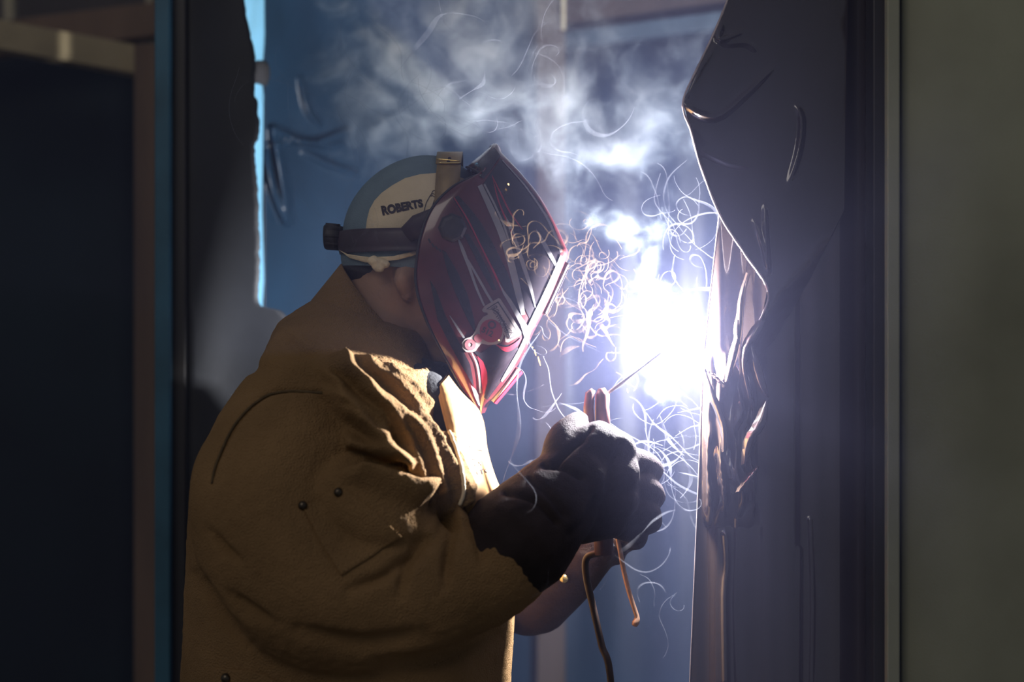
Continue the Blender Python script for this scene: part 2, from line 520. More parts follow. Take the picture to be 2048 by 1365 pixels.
# --- left background booth wall and its top rails
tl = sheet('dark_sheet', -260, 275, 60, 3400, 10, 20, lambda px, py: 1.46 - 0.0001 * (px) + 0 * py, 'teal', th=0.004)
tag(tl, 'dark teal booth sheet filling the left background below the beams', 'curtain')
b1 = mesh('top_rail', beam(P(-260, 25, 0.98), P(300, 128, 1.14), (0, 0, 1), 0.05, 0.05), 'beam', None, False)
tag(b1, 'olive brown top rail sloping down towards the timber post', 'beam')
b2 = mesh('dark_beam', beam(P(-200, 105, 1.32), P(345, 38, 1.32), (0, 0, 1), 0.05, 0.062), 'timber', None, False)
tag(b2, 'dark brown beam crossing the upper left corner above the top rail', 'beam')
post('pale_post', 6, 27, 1.52, 0.03, -200, 'pale', 'pale cream post in the upper left corner')
post('pale_pole', 291, 304, 1.38, 0.03, -200, 'pale', 'thin pale pole showing above the timber post')

# --- blue booth sheets behind the welder
def blue_y(px, py):
    y = 0.62 + (px - 530) * 0.0009
    for pts, w, a in creases_b:
        d, t = curve_dist(px, py, pts, 10); y = y - a * np.exp(-(d / w) ** 2) * np.sin(np.clip(t, 0, 1) * math.pi) ** .5
    y = y + 0.012 * np.sin(px * 0.021 + py * 0.004) * (1 + 0 * py)
    return y
creases_b = [([(538, 250), (580, 273), (630, 284), (700, 258)], 7, 0.0255), ([(545, 292), (600, 283), (650, 292), (690, 285)], 6, 0.0180),
             ([(598, 150), (615, 220), (640, 255)], 6, 0.0195), ([(545, 250), (560, 340), (578, 455)], 9, 0.0382), ([(600, 300), (660, 330), (720, 350)], 7, 0.0150),
             ([(530, 300), (545, 380), (570, 450)], 7, 0.0255)]
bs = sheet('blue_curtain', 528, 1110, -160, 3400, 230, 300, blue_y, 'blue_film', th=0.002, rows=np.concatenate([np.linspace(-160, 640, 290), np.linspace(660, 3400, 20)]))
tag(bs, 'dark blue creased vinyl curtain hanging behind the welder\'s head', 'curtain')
ls = sheet('arc_lit_strip', lambda y: 470, lambda y: float(np.interp(y, [-160, 0, 110, 135, 165, 190, 420, 560, 620, 2800], [538, 532, 527, 524, 524, 527, 524, 528, 524, 524])), -160, 2800, 10, 160,
           lambda px, py: 0.50 + (px - 480) * 0.0022, 'blue_film_lit', th=0.002)
tag(ls, 'blue vinyl strip, arc light painted in as pale colour, along the ragged edge of the dark plate', 'curtain')
shade = mesh('shade_band', tube([P(498, 146, .47), P(515, 144, .50), P(530, 147, .535)], [.015, .017, .019], 12, True, .4), 'black')  # dark bar standing in for the shadow that breaks the lit strip
tag(shade, 'dark tie modelled as a bar across the lit blue strip near the top', 'shade')

post('corner_post', 1074, 1131, 1.02, 0.06, -200, 'timber_dark', 'blurred brown corner post rising through the smoke behind the hood')
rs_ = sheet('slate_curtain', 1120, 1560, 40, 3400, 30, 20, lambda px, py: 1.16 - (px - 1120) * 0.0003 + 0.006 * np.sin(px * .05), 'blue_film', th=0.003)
tag(rs_, 'slate blue curtain between the corner post and the torn black film', 'curtain')
b3 = mesh('header_rail', beam(P(1128, 84, 1.10), P(1620, 20, 0.92), (0, 0, 1), 0.04, 0.028), 'slate', None, False)
tag(b3, 'blue header rail above the slate curtain at top right of centre', 'beam')
b4 = mesh('timber_lintel', beam(P(1128, 28, 1.14), P(1640, -50, 0.96), (0, 0, 1), 0.04, 0.062), 'timber_dark', None, False)
tag(b4, 'brown timber lintel along the top edge above the blue header rail', 'beam')
pp = mesh('conduit', tube([P(1127, -160, .98), P(1127, 60, .98)], .0035, 10), 'pale'); tag(pp, 'thin pale conduit running up beside the brown corner post', 'pipe')

# --- right side: film curtain, steel channel, wall
def ridged(px, py, fx, fy, seed, oct=3):
    p = np.stack([px * fx, py * fy, np.full(px.shape, 3.3)], 1); r = 0; a = 1.0
    for o in range(oct):
        r = r + a * (1 - abs(2 * vnoise(p * 2 ** o, seed + o) - 1)); a *= 0.5
    return r / 1.75

def sstep(a, b, x): t = np.clip((x - a) / (b - a), 0, 1); return t * t * (3 - 2 * t)
TORN = [(1418, 735), (1445, 775), (1452, 770), (1470, 690), (1492, 690), (1512, 700), (1525, 760), (1536, 796), (1520, 860), (1508, 905), (1516, 935), (1505, 970), (1502, 1030), (1410, 1035)]
def rear_y(px, py):
    y = -0.03 - 0.012 * np.sin((px - 1400) * 0.012)
    y = y + 0.0025 * np.sin(px * 0.055 + 0.6) + 0.0016 * np.sin(px * 0.13)
    w = sstep(1402, 1418, px) * (1 - sstep(1500, 1530 , px)) * sstep(690, 750, py) * (1 - sstep(985, 1060, py))
    wx = px + 26 * (vnoise(np.stack([px * .02, py * .012, 0 * px], 1), 9) - .5)
    ph = (wx + 14 * vnoise(np.stack([px * .05, py * .022, 0 * px + 4], 1), 21)) / 27.0; fr = ph - np.floor(ph)
    y = y - w * 0.014 * fr * (1 - sstep(.82, 1.0, fr))
    y = y - w * (0.013 * ridged(wx, py, 0.030, 0.0055, 2, 3) + 0.007 * ridged(wx, py, .10, .018, 5, 2) - 0.006)
    for pts, ww, a in [([(1452, 1070), (1455, 1130), (1450, 1190), (1452, 1365)], 7, .006), ([(1475, 1040), (1470, 1200), (1476, 1400)], 5, .003), ([(1620, 1040), (1625, 1200), (1622, 1400)], 5, .003), ([(1600, 1100), (1598, 1400)], 5, .002)]:
        d, t = curve_dist(px, py, pts, 10); y = y - a * np.exp(-(d / ww) ** 2)
    return y
rear_edge = zl([(-160, 1462), (300, 1448), (415, 1440), (560, 1424), (720, 1406), (900, 1400), (1365, 1380), (3300, 1330)])
fc = thing('black_film_curtain', (P(1600, 0).x, 0.02, 0), 'torn glossy black film curtain at the right of the welding arc', 'curtain')
rf = sheet('film_sheet', rear_edge, 1765, -160, 1460, 150, 560, rear_y, 'film', fc, th=0.0016)
lower = sheet('film_hem', lambda y: rear_edge(y), 1765, 1460, 3150, 60, 40, rear_y, 'film', fc, th=0.0016)

FE = [(1492, -160), (1474, -60), (1455, 0), (1430, 62), (1398, 130), (1366, 205), (1382, 262), (1400, 328), (1440, 430), (1490, 508), (1535, 578), (1524, 632), (1490, 688)]
fe_c = zl([(b, a) for a, b in FE] + [(760, 1486)])
flap_cr = [([(1365, 205), (1398, 228), (1436, 233), (1480, 200), (1555, 127)], 5, 0.0105), ([(1446, 40), (1440, 78), (1488, 62)], 5, 0.0090), ([(1440, 80), (1400, 140), (1372, 200)], 5, 0.0060),
           ([(1591, 208), (1603, 240), (1598, 300), (1575, 376)], 5, 0.0075), ([(1408, 303), (1455, 325), (1502, 334)], 4, 0.0045),
           ([(1530, 408), (1531, 470), (1537, 548)], 4, 0.0075), ([(1506, 436), (1524, 490), (1536, 545)], 4, 0.0060), ([(1440, 90), (1490, 85), (1515, 100)], 5, 0.0045)]
def flap_right(py): return np.interp(py, [-200, 420, 560, 690, 752], [1700, 1690, 1620, 1545, 1500])
def flap_y(px, py):
    e = np.interp(py, [q[1] for q in FE] + [760], [q[0] for q in FE] + [1486])
    u = np.clip((px - e) / (flap_right(py) - e), 0, 1)
    y = -0.084 - 0.02 * np.exp(-((px - 1380) / 90) ** 2) * np.exp(-((py - 205) / 140) ** 2) + 0.040 * u ** 1.5
    y = y + 0.006 * np.sin(px * .02 + py * .012) * (1 - u)
    for pts, w, a in flap_cr:
        d, t = curve_dist(px, py, pts, 12); y = y - a * np.clip(1 - d / (2.2 * w), 0, 1) ** 1.3 * np.sin(np.clip(t, 0.02, .98) * math.pi) ** .5
    y = y + 0.002 * vnoise(np.stack([px * .02, py * .02, 0 * px], 1), 7)
    return y
fp = sheet('torn_flap', fe_c, lambda y: float(flap_right(y)), -160, 752, 130, 300, flap_y, 'film', fc, th=0.0016)
ec = catmull(FE, 90)
ey = flap_y(ec[:, 0], ec[:, 1])
edge = mesh('torn_edge', tube([P(a[0], a[1], float(y)) for a, y in zip(ec, ey)], [.0011 + .0006 * rr.random() for _ in ec], 8), 'film_edge', fc)
rearp = [(rear_edge(y), y) for y in np.linspace(412, 1460, 60)]
ry = rear_y(np.array([q[0] for q in rearp]), np.array([q[1] for q in rearp]))
mesh('cut_edge', tube([P(a[0] - .5, a[1], float(y)) for a, y in zip(rearp, ry)], .0008, 6), 'film_edge', fc)
# curled shreds of film around the burn
shreds = [[(1497, 545, -0.056, 5), (1482, 600, -0.070, 6), (1478, 660, -0.076, 7), (1466, 715, -0.072, 9), (1453, 765, -0.062, 6)],
          [(1480, 612, -0.066, 3), (1474, 660, -0.074, 7), (1478, 690, -0.078, 4)],
          [(1524, 640, -0.086, 10), (1505, 672, -0.088, 12), (1490, 700, -0.084, 8), (1487, 740, -0.080, 6), (1500, 800, -0.070, 8)],
          [(1500, 690, -0.080, 6), (1510, 730, -0.084, 12), (1524, 775, -0.084, 10), (1535, 797, -0.080, 4)],
          [(1533, 800, -0.084, 5), (1518, 850, -0.090, 13), (1500, 880, -0.086, 12), (1488, 930, -0.074, 6)],
          [(1517, 932, -0.084, 3), (1500, 955, -0.084, 9), (1476, 985, -0.072, 6)],
          [(1408, 738, -0.050, 3), (1428, 752, -0.064, 5), (1452, 776, -0.072, 5)],
          [(1408, 740, -0.050, 3), (1424, 790, -0.066, 8), (1446, 850, -0.070, 8), (1448, 905, -0.064, 5)]]
for sh in shreds:
    c = catmull(sh, 18); V, F = [], []
    for i, q in enumerate(c):
        for k, (dx, dy) in enumerate(((-1, .006), (-.4, 0), (.3, -.005), (1, .002))):
            V.append(P(q[0] + dx * q[3], q[1] + 1.5 * math.sin(i * 2 + k), q[2] + dy))
    for i in range(len(c) - 1):
        for k in range(3):
            a = i * 4 + k; F.append((a, a + 1, a + 5, a + 4))
    n = len(V); V += [v + Vector((0, .0012, 0)) for v in V]
    F += [tuple(n + i for i in reversed(q)) for q in F]
    mesh('film_shred', (V, F), 'film', fc)

post('channel_column', 1746, 1776, -0.07, 0.05, -160, 'steel_dark', 'dark steel channel column at the right edge of the black film')
post('jamb_post', 1774, 1800, -0.085, 0.06, -160, 'wall', 'olive grey door jamb between the steel channel and right wall panel')
wr = sheet('wall_right', 1804, 2500, -300, 3250, 4, 4, lambda px, py: 0 * px - 0.07, 'wall', th=0.02)
tag(wr, 'olive grey painted wall panel at the right edge', 'wall', kind='structure')

# ------------------------------------------------------------------ the welder
def X(px, y=0): return (px - 1024) * PXM * (D + y) / D
def Z(py, y=0): return ZC + (682.5 - py) * PXM * (D + y) / D
person = thing('person', (X(690), 0, 0), 'welder in a tan suede jacket and gloves leaning towards the arc, holding an electrode holder', 'person')

# body: head, neck, trunk, arms and legs as one surface
def R3(px, py, y, rx, ry): return (X(px, y), y, Z(py, y), rx, ry)
head = [chain([(840, 478, 0, .072), (850, 520, 0, .074), (866, 600, 0, .066), (876, 660, 0, .050), (884, 688, 0, .036)]),
        chain([(785, 490, 0, .062), (840, 460, 0, .070), (880, 480, 0, .066)]),
        chain([(930, 545, 0, .02), (975, 610, 0, .018), (962, 622, 0, .016)]),          # nose
        chain([(918, 665, 0, .026), (925, 668, 0, .024)]),                               # mouth
        chain([(898, 712, 0, .022), (880, 712, 0, .024)]),                               # chin
        chain([(940, 520, -.034, .014), (940, 520, .034, .014)]),                        # brow
        chain([(775, 610, 0, .054), (805, 560, 0, .058)]), chain([(720, 760, 0, .06), (785, 600, 0, .052)])]
for s in (-1, 1):
    head.append(chain([(815, 540, s * .066, .010), (806, 560, s * .074, .012), (814, 592, s * .068, .008)]))   # ear
trunk = [chain([(690, 780, 0, .09), (690, 900, 0, .13), (700, 1100, 0, .14), (700, 1350, 0, .14), (690, 1650, 0, .13)])]
for s in (-1, 1):
    trunk.append(chain([(650, 850, s * .11, .06), (610, 900, s * .14, .05)]))
    trunk.append(chain([(685, 1650, s * .09, .085), (690, 2300, s * .11, .06), (670, 3100, s * .12, .04)]))
arms = [chain([(610, 900, -.13, .045), (650, 1150, -.17, .042), (900, 1150, -.17, .036), (1100, 1010, -.15, .028)]),
        chain([(600, 880, .2, .05), (800, 1180, .22, .042), (1080, 1150, .1, .030)])]
body = blob('body', head + trunk + arms, 'skin', person, 0.006, 4)
mesh('eye', tube([P(938, 536, -.046), P(946, 537, -.046)], [.011, .006], 12), 'ink', body)
mesh('eye', tube([P(938, 536, .030), P(946, 537, .030)], [.011, .006], 12), 'ink', body)
blob('hair', [chain([(775, 530, -.04, .014), (760, 540, 0, .022), (775, 530, .04, .014)]), chain([(772, 510, 0, .055), (800, 490, 0, .06)])], 'hair', person, 0.005, 3)

# trousers and boots, below the frame
tr = [rings([R3(690, 1560, 0, .175, .17), R3(690, 1700, 0, .17, .17), R3(690, 1850, 0, .15, .17)], 32)]
for s in (-1, 1): tr.append(chain([(690, 1780, s * .085, .095), (695, 2350, s * .11, .078), (680, 2980, s * .12, .068)]))
blob('trousers', tr, 'denim', person, 0.008, 4)
for s in (-1, 1):
    bt = blob('boot', [chain([(670, 2900, s * .12, .06), (670, 3080, s * .12, .055)]),
                       chain([(660, 3095, s * .12, .045), (760, 3105, s * .13, .044), (850, 3125, s * .13, .036)])], 'boot', person, 0.006, 3)
    zmin = min(v.co.z for v in bt.data.vertices)
    for v in bt.data.vertices: v.co.z = max(0.0, (v.co.z - zmin))

# jacket
tor = [(1690, 392, 1000, .205), (1560, 385, 1018, .21), (1365, 374, 1026, .212), (1200, 384, 1028, .216), (1100, 390, 1018, .222), (1000, 398, 972, .215),
       (930, 412, 940, .210), (870, 432, 915, .207), (820, 458, 898, .204), (775, 490, 884, .200), (735, 525, 872, .190), (700, 562, 866, .165), (665, 600, 860, .120), (630, 640, 850, .085)]
torso = rings([(X((b + f) / 2), 0, Z(py), (f - b) / 2 * PXM, hw, -0.35 if py < 720 else 0, float(np.interp(py, [640, 720, 1000, 1150], [2.2, 3.8, 3.8, 2.5]))) for py, b, f, hw in tor], 96, 2.5)
parts = [torso,
         chain([(640, 830, -.12, .07), (585, 900, -.150, .085), (556, 980, -.160, .096), (570, 1080, -.168, .102), (650, 1170, -.178, .100), (760, 1180, -.18, .092), (880, 1168, -.178, .078), (985, 1130, -.18, .062), (1035, 1090, -.185, .054)], 28, 6),
         chain([(690, 1000, -.205, .05), (770, 1040, -.215, .046), (834, 1070, -.21, .028)], 20, 6),
         chain([(620, 800, .12, .075), (590, 900, .19, .09), (700, 1120, .22, .085), (850, 1200, .2, .072), (1040, 1165, .12, .058)], 24, 6)]
jacket = blob('jacket', parts, 'suede', person, 0.0028, 10)
bm = bmesh.new(); bm.from_mesh(jacket.data)      # finer mesh where the creased shoulder and chest catch the light
def in_zone(v):
    k = PXM * (D + v.co.y) / D; a = 1024 + v.co.x / k; b = 682.5 - (v.co.z - ZC) / k
    return v.co.y < -.02 and 625 < a < 965 and 690 < b < 1065
zone = {v for v in bm.verts if in_zone(v)}
bmesh.ops.subdivide_edges(bm, edges=[e for e in bm.edges if e.verts[0] in zone and e.verts[1] in zone], cuts=1, use_grid_fill=True)
bmesh.ops.triangulate(bm, faces=[f for f in bm.faces if len(f.verts) > 4])
bm.to_mesh(jacket.data); bm.free(); jacket.data.update()
jacket.data.polygons.foreach_set('use_smooth', [True] * len(jacket.data.polygons))
c, nn = coords(jacket.data)
px, py = to_px(c)
face = np.clip(-nn[:, 1] * 2.5 + 0.35, 0, 1)
face_any = np.clip(-nn[:, 1] * 3 + 1.2, 0, 1) * (c[:, 1] < 0.03)
disp = np.zeros(len(c))
# broad slack of the cloth
disp += 0.007 * (vnoise(c * 11, 1) - .5) + 0.0025 * (vnoise(c * 30, 2) - .5) + 0.0014 * (vnoise(c * 160, 4) - .5)
folds = [([(640, 722), (696, 740), (747, 796), (786, 852), (820, 925), (842, 995)], 10, 0.0275),
         ([(728, 760), (786, 819), (825, 880), (853, 947), (880, 1025)], 10, 0.0275),
         ([(644, 743), (696, 791), (752, 838), (775, 885)], 9, 0.0250),
         ([(636, 778), (696, 807), (741, 852), (790, 912), (806, 950)], 9, 0.0250),
         ([(660, 806), (719, 841), (752, 880), (790, 930)], 9, 0.0213),
         ([(678, 877), (719, 892), (775, 914), (810, 953)], 13, 0.0275),
         ([(680, 946), (741, 959), (797, 981), (850, 1002)], 10, 0.0263),
         ([(808, 822), (842, 869), (864, 914), (893, 981), (922, 1042)], 10, 0.0275),
         ([(690, 712), (760, 752), (812, 800), (850, 858)], 10, 0.0150), ([(765, 735), (815, 772), (856, 822)], 9, 0.0140),
         ([(858, 862), (880, 890), (902, 950), (925, 1010)], 10, 0.0250)]
for pts, w, a in folds:
    d, t = curve_side(px, py, pts)
    env = np.clip(t * 4 + .15, 0, 1) * np.clip((1 - t) * 6 + .4, 0, 1)
    disp += face_any * a * env * np.where(d > 0, np.exp(-(d / (1.15 * w)) ** 2), np.exp(-(d / (1.5 * w)) ** 2))
near = face_any * np.clip((px - 620) / 60, 0, 1) * np.clip((py - 690) / 40, 0, 1) * np.clip((1050 - py) / 40, 0, 1)
disp += near * .0014 * (vnoise(c * 520, 14) - .5)
grooves = [([(424, 968), (434, 925), (470, 850), (520, 800), (570, 784), (645, 786)], 4, .006),
           ([(425, 1065), (450, 1098), (480, 1122)], 9, .010), ([(465, 1190), (505, 1222), (550, 1248)], 12, .012),
           ([(395, 1150), (430, 1210), (500, 1290)], 12, .010), ([(866, 1010), (885, 1035), (912, 1056)], 7, .014),
           ([(905, 1060), (895, 1110), (890, 1170)], 10, .012), ([(848, 1085), (815, 1130), (800, 1190)], 12, .011),
           ([(946, 1060), (958, 1095), (962, 1130)], 9, .006), ([(600, 1260), (720, 1290), (850, 1270)], 16, .013),
           ([(700, 1180), (770, 1150), (840, 1090)], 11, .010), ([(560, 660), (600, 700), (660, 720)], 10, .006),
           ([(884, 862), (900, 910), (918, 960), (930, 1000)], 6, .016), ([(760, 1330), (880, 1320), (990, 1270)], 14, .012),
           ([(430, 700), (500, 735), (560, 740)], 14, .004)]
for pts, w, a in grooves:
    d, t = curve_dist(px, py, pts)
    disp -= face_any * a * np.sin(np.clip(t, 0.04, .96) * math.pi) ** .5 * np.exp(-(d / w) ** 2)
# back hem shape
c2 = c + nn * disp[:, None]
jacket.data.vertices.foreach_set('co', c2.reshape(-1)); jacket.data.update()
jb = bvh_of(jacket)

def on_line(bvh, pts, off, n): return [on_surface(bvh, a[0], a[1], off) for a in catmull(pts, n)]
def patch(name, pts, bvh, m, parent, th=0.002, L=10, inset=0.0):
    """a piece of cloth lying on a surface, with thickness"""
    v, f = refine(*poly(pts), L)
    bm = bmesh.new()
    vs = [bm.verts.new(on_surface(bvh, p.x, p.y, th)) for p in v]
    for q in f:
        try: bm.faces.new([vs[i] for i in q])
        except ValueError: pass
    bd = [e for e in bm.edges if len(e.link_faces) == 1]
    r = bmesh.ops.extrude_edge_only(bm, edges=bd)
    for g in r['geom']:
        if isinstance(g, bmesh.types.BMVert):
            g.co += (g.co - CAMP).normalized() * (th + .002)
    bmesh.ops.recalc_face_normals(bm, faces=bm.faces[:])
    return mesh(name, from_bm(bm), m, parent)

mesh('sleeve_seam', tube(on_line(jb, [(424, 968), (434, 925), (470, 850), (520, 800), (570, 784), (645, 786)], .0003, 50), .0016, 6), 'seam', jacket)
patch('sleeve_pocket', [(603, 1014), (640, 996), (690, 980), (745, 1020), (802, 1072), (748, 1112), (682, 1152), (640, 1086)], jb, 'suede', jacket, .0022)
for q in ((605, 1013), (677, 985)):
    p = on_surface(jb, *q, .001); mesh('stud', tube([p + Vector((0, .001, 0)), p + Vector((0, -.003, 0)), p + Vector((0, -.0045, 0))], [.0052, .0046, .002], 14), 'stud', jacket)
patch('lower_pocket_flap', [(424, 1345), (440, 1336), (520, 1345), (560, 1365), (560, 1400), (424, 1400)], jb, 'suede', jacket, .0025)
p = on_surface(jb, 456, 1357, .003); mesh('stud', tube([p, p + Vector((0, -.003, 0)), p + Vector((0, -.0045, 0))], [.006, .005, .002], 14), 'stud', jacket)

# collar: tilted band, open at the top
V, F = [], []; n = 64; lv = 9
for k in range(lv):
    u = k / (lv - 1)
    for j in range(n):
        th = 2 * math.pi * j / n; cth, sth = math.cos(th), math.sin(th)
        xb, xf, hw, pm = 582 + u * 100, 915 - 22 * u, .118 - .035 * u, None
        cxp = (xb + xf) / 2 + cth * (xf - xb) / 2
        zb = 652 + (cth + 1) / 2 * 190 + 38 * (1 - cth * cth) * .5; zt = 528 + (cth + 1) / 2 * 212 + 22 * (1 - cth * cth)
        pyy = zb * (1 - u) + zt * u
        ro = 1 + .05 * math.sin(u * math.pi) + .03 * math.sin(3 * th + 4 * u)
        V.append(Vector((X(cxp), sth * hw * ro, Z(pyy))))
for k in range(lv - 1):
    for j in range(n):
        a = k * n + j; b = k * n + (j + 1) % n; F.append((a, b, b + n, a + n))
N = len(V); cen = Vector((X(740), 0, 0))
V += [Vector((v.x + (cen.x - v.x) * .05, v.y * .95, v.z)) for v in V]
F += [tuple(N + i for i in reversed(q)) for q in F]
for j in range(n):
    a = (lv - 1) * n + j; b = (lv - 1) * n + (j + 1) % n; F.append((a, b, N + b, N + a))
collar = mesh('collar', (V, F), 'suede', jacket)
cb = bvh_of(collar)
p = on_surface(cb, 816, 742, .001); mesh('stud', tube([p, p + Vector((0, -.004, 0))], [.006, .004], 12), 'stud', jacket)

# dark shirt bunched below the chin
blob('undershirt', [chain([(815, 765, -.06, .036), (850, 765, -.07, .034), (876, 752, -.06, .018)]), chain([(800, 800, -.10, .05), (850, 815, -.12, .040), (872, 855, -.135, .022)]),
                    chain([(800, 770, .03, .05), (850, 790, .03, .045)])], 'black', person, 0.004, 5)
# smooth leather facing of the open jacket front
Lc = catmull([(880, 775, -.150), (892, 830, -.172), (908, 910, -.186), (926, 985, -.192), (945, 1060, -.19)], 30)
Rc = catmull([(906, 735, 0), (962, 825, 0), (974, 900, 0), (990, 955, 0), (1016, 1010, 0)], 30)
V, F = [], []; nu = 30
for a, b in zip(Lc, Rc):
    for k in range(nu + 1):
        f = -.05 + 2.6 * k / nu; u = math.sin(max(0, f)) if f < math.pi / 2 else 1 - .5 * (1 - math.sin(f))
        q = a * (1 - u) + b * u
        V.append(P(q[0] + 2.0 * math.sin(f * 7 + q[1] * .03), q[1] + (0 if f < 1.57 else 0), a[2] * math.cos(f) * .95))
for i in range(len(Lc) - 1):
    for k in range(nu):
        a = i * (nu + 1) + k; F.append((a, a + 1, a + nu + 2, a + nu + 1))
N = len(V); V += [v + Vector((-.003, .001, 0)) for v in V]; F += [tuple(N + i for i in reversed(q)) for q in F]
fac = mesh('front_facing', (V, F), 'leather', jacket)
fb = bvh_of(fac)
marks = [[(934, 868), (946, 862), (940, 876)], [(938, 892), (944, 896), (950, 888)], [(942, 888), (938, 902)], [(942, 918), (952, 920), (960, 915)], [(948, 926), (953, 924), (949, 932), (954, 932)],
         [(956, 924), (962, 931)], [(962, 923), (956, 932)], [(952, 942), (956, 940), (953, 946), (957, 949)], [(959, 941), (966, 939)], [(962, 941), (964, 949)], [(972, 938), (968, 942), (973, 946)], [(955, 900), (965, 902)]]
decal('handwriting', join([stroke(q, 1.6, 8) for q in marks]), fb, 'ink', jacket, .0008, 6)
mesh('zip_tape', tube(on_line(jb, [(896, 862), (912, 905), (924, 950), (928, 985), (920, 1010)], .002, 30), .0022, 8), 'capcream', jacket)

# gloves
gl = [chain([(1034, 1084, -.182, .064), (1078, 1038, -.168, .057), (1125, 985, -.148, .049), (1150, 960, -.140, .044)], 24),
      chain([(1130, 965, -0.140, .042), (1185, 898, -0.128, .030), (1232, 902, -0.116, .024)]),
      chain([(1140, 985, -0.140, .042), (1228, 948, -0.120, .030)]), chain([(1145, 1005, -0.138, .04), (1226, 996, -0.116, .030)]),
      chain([(1150, 1030, -0.130, .036), (1212, 1036, -0.110, .026)]), chain([(1150, 930, -0.130, .03), (1195, 880, -0.120, .022)]),
      chain([(1238, 918, -0.112, .019), (1284, 926, -0.086, .0155), (1302, 942, -0.050, .0145), (1262, 950, -0.022, .013)]),
      chain([(1244, 966, -0.112, .019), (1294, 976, -0.082, .0155), (1305, 1000, -0.046, .0145), (1265, 1005, -0.020, .013)]),
      chain([(1238, 1012, -0.108, .018), (1292, 1024, -0.080, .0145), (1299, 1044, -0.048, .014), (1262, 1048, -0.022, .012)]),
      chain([(1222, 1048, -0.102, .016), (1268, 1066, -0.076, .013), (1272, 1080, -0.048, .012), (1244, 1085, -0.026, .011)]),
      chain([(1128, 945, -0.140, .030), (1126, 890, -0.132, .022), (1142, 856, -0.116, .0150), (1157, 842, -0.100, .0125)])]
glove = blob('glove', gl, 'glove', person, 0.0030, 5)
gc, gn = coords(glove.data)
gpx, gpy = to_px(gc); gd = .0024 * (vnoise(gc * 40, 3) - .5) + .0008 * (vnoise(gc * 220, 5) - .5)
for pts, w, a in [([(1090, 930), (1130, 935), (1165, 955)], 6, .008), ([(1180, 858), (1150, 890), (1108, 930)], 5, .007), ([(1110, 925), (1135, 900), (1165, 880)], 6, .005), ([(1010, 985), (1070, 1000), (1115, 1045)], 6, .006), ([(1060, 960), (1095, 985), (1130, 1030)], 8, .005), ([(1190, 1000), (1170, 1040), (1140, 1070)], 8, .004), ([(1245, 890), (1225, 930), (1215, 980)], 7, .004)]:
    d, t = curve_dist(gpx, gpy, pts, 14); gd -= a * np.exp(-(d / w) ** 2) * (gn[:, 1] < .2)
glove.data.vertices.foreach_set('co', (gc + gn * gd[:, None]).reshape(-1)); glove.data.update()
lg = [chain([(1060, 1168, .10, .066), (1120, 1135, .07, .052), (1165, 1100, .05, .042)], 20),
      chain([(1165, 1100, .05, .040), (1215, 1050, .035, .034)]), chain([(1165, 1110, .045, .036), (1220, 1075, .03, .028)]),
      chain([(1215, 1030, .03, .018), (1234, 1012, .05, .015), (1257, 1020, .045, .013)]), chain([(1222, 1055, .03, .018), (1240, 1046, .05, .015), (1257, 1055, .045, .013)]),
      chain([(1222, 1080, .026, .017), (1234, 1080, .045, .014), (1252, 1088, .04, .012)]), chain([(1215, 1100, .024, .015), (1220, 1108, .04, .013), (1234, 1114, .034, .011)]),
      chain([(1190, 1040, .03, .022), (1195, 1000, .02, .018), (1210, 975, .01, .015)])]
glove2 = blob('glove', lg, 'glove2', person, 0.0034, 4)
gb = bvh_of(glove2)
p = on_surface(gb, 1128, 1157, .001, .04); mesh('stud', tube([p, p + Vector((0, -.003, 0)), p + Vector((0, -.005, 0))], [.0062, .005, .002], 14), 'goldedge', glove2)

# cap
V, F = [], []; na, nb = 72, 26
ccx, ccy, ccz, crx, cry, crz = X(836), 0, Z(474), .0900, .0835, .0970
for i in range(nb + 1):
    ph = -0.42 + (math.pi / 2 + 0.42) * i / nb
    for j in range(na):
        th = 2 * math.pi * j / na
        rr2 = math.cos(ph) ** .98 if math.cos(ph) > 0 else 0
        k = 1 + .006 * math.cos(6 * th)
        V.append(Vector((ccx + crx * rr2 * math.cos(th) * k - .02 * max(0, -math.sin(ph)), ccy + cry * rr2 * math.sin(th) * k, ccz + crz * math.sin(ph) + .012 * math.cos(th) * math.sin(ph) * math.cos(ph))))
for i in range(nb):
    for j in range(na):
        a = i * na + j; b = i * na + (j + 1) % na; F.append((a, b, b + na, a + na))
capo = mesh('cap', (V, F), 'capblue', person)
cpb = bvh_of(capo)
fan = [(733, 455), (735, 440), (740, 420), (750, 402), (764, 387), (785, 372), (810, 358), (840, 350), (876, 347), (905, 350), (935, 362), (940, 480), (733, 470)]
patch('side_panel', fan, cpb, 'capcream', capo, .0011, 8)
patch('sweatband', [(684, 500), (700, 508), (745, 514), (790, 511), (838, 499), (838, 507), (800, 518), (760, 524), (735, 524), (705, 516)], cpb, 'capcream', capo, .004, 8)
pb2 = bvh_of(capo)
decal('lettering', lettering('ROBERTS', 767, 432.5, -12.5, 82, lambda u: 19.5 - 3.5 * u, .055), cpb, 'ink', capo, .0019, 5)
decal('pencil_drawing', join([stroke([(846, 430), (852, 408), (859, 394)], 1.3), stroke([(861, 424), (866, 408), (870, 397)], 1.3), stroke([(859, 394), (865, 393), (870, 397)], 1.2), stroke([(859, 394), (862, 390), (865, 384)], 1.2),
                          stroke([(870, 397), (871, 391), (871, 386)], 1.2), stroke([(865, 384), (868, 382.5), (871, 385)], 1.2), stroke([(861, 391), (866, 389), (871, 392)], 1.0)]), cpb, 'ink', capo, .0019, 5)
kn = [(744, 522), (752, 532), (761, 524), (756, 536), (748, 520), (768, 527)]
blob('knot', [chain([(a, b, -.078, .0055), (a + 5, b + 2, -.08, .0045)], 10) for a, b in kn], 'capcream', capo, .0014, 2)

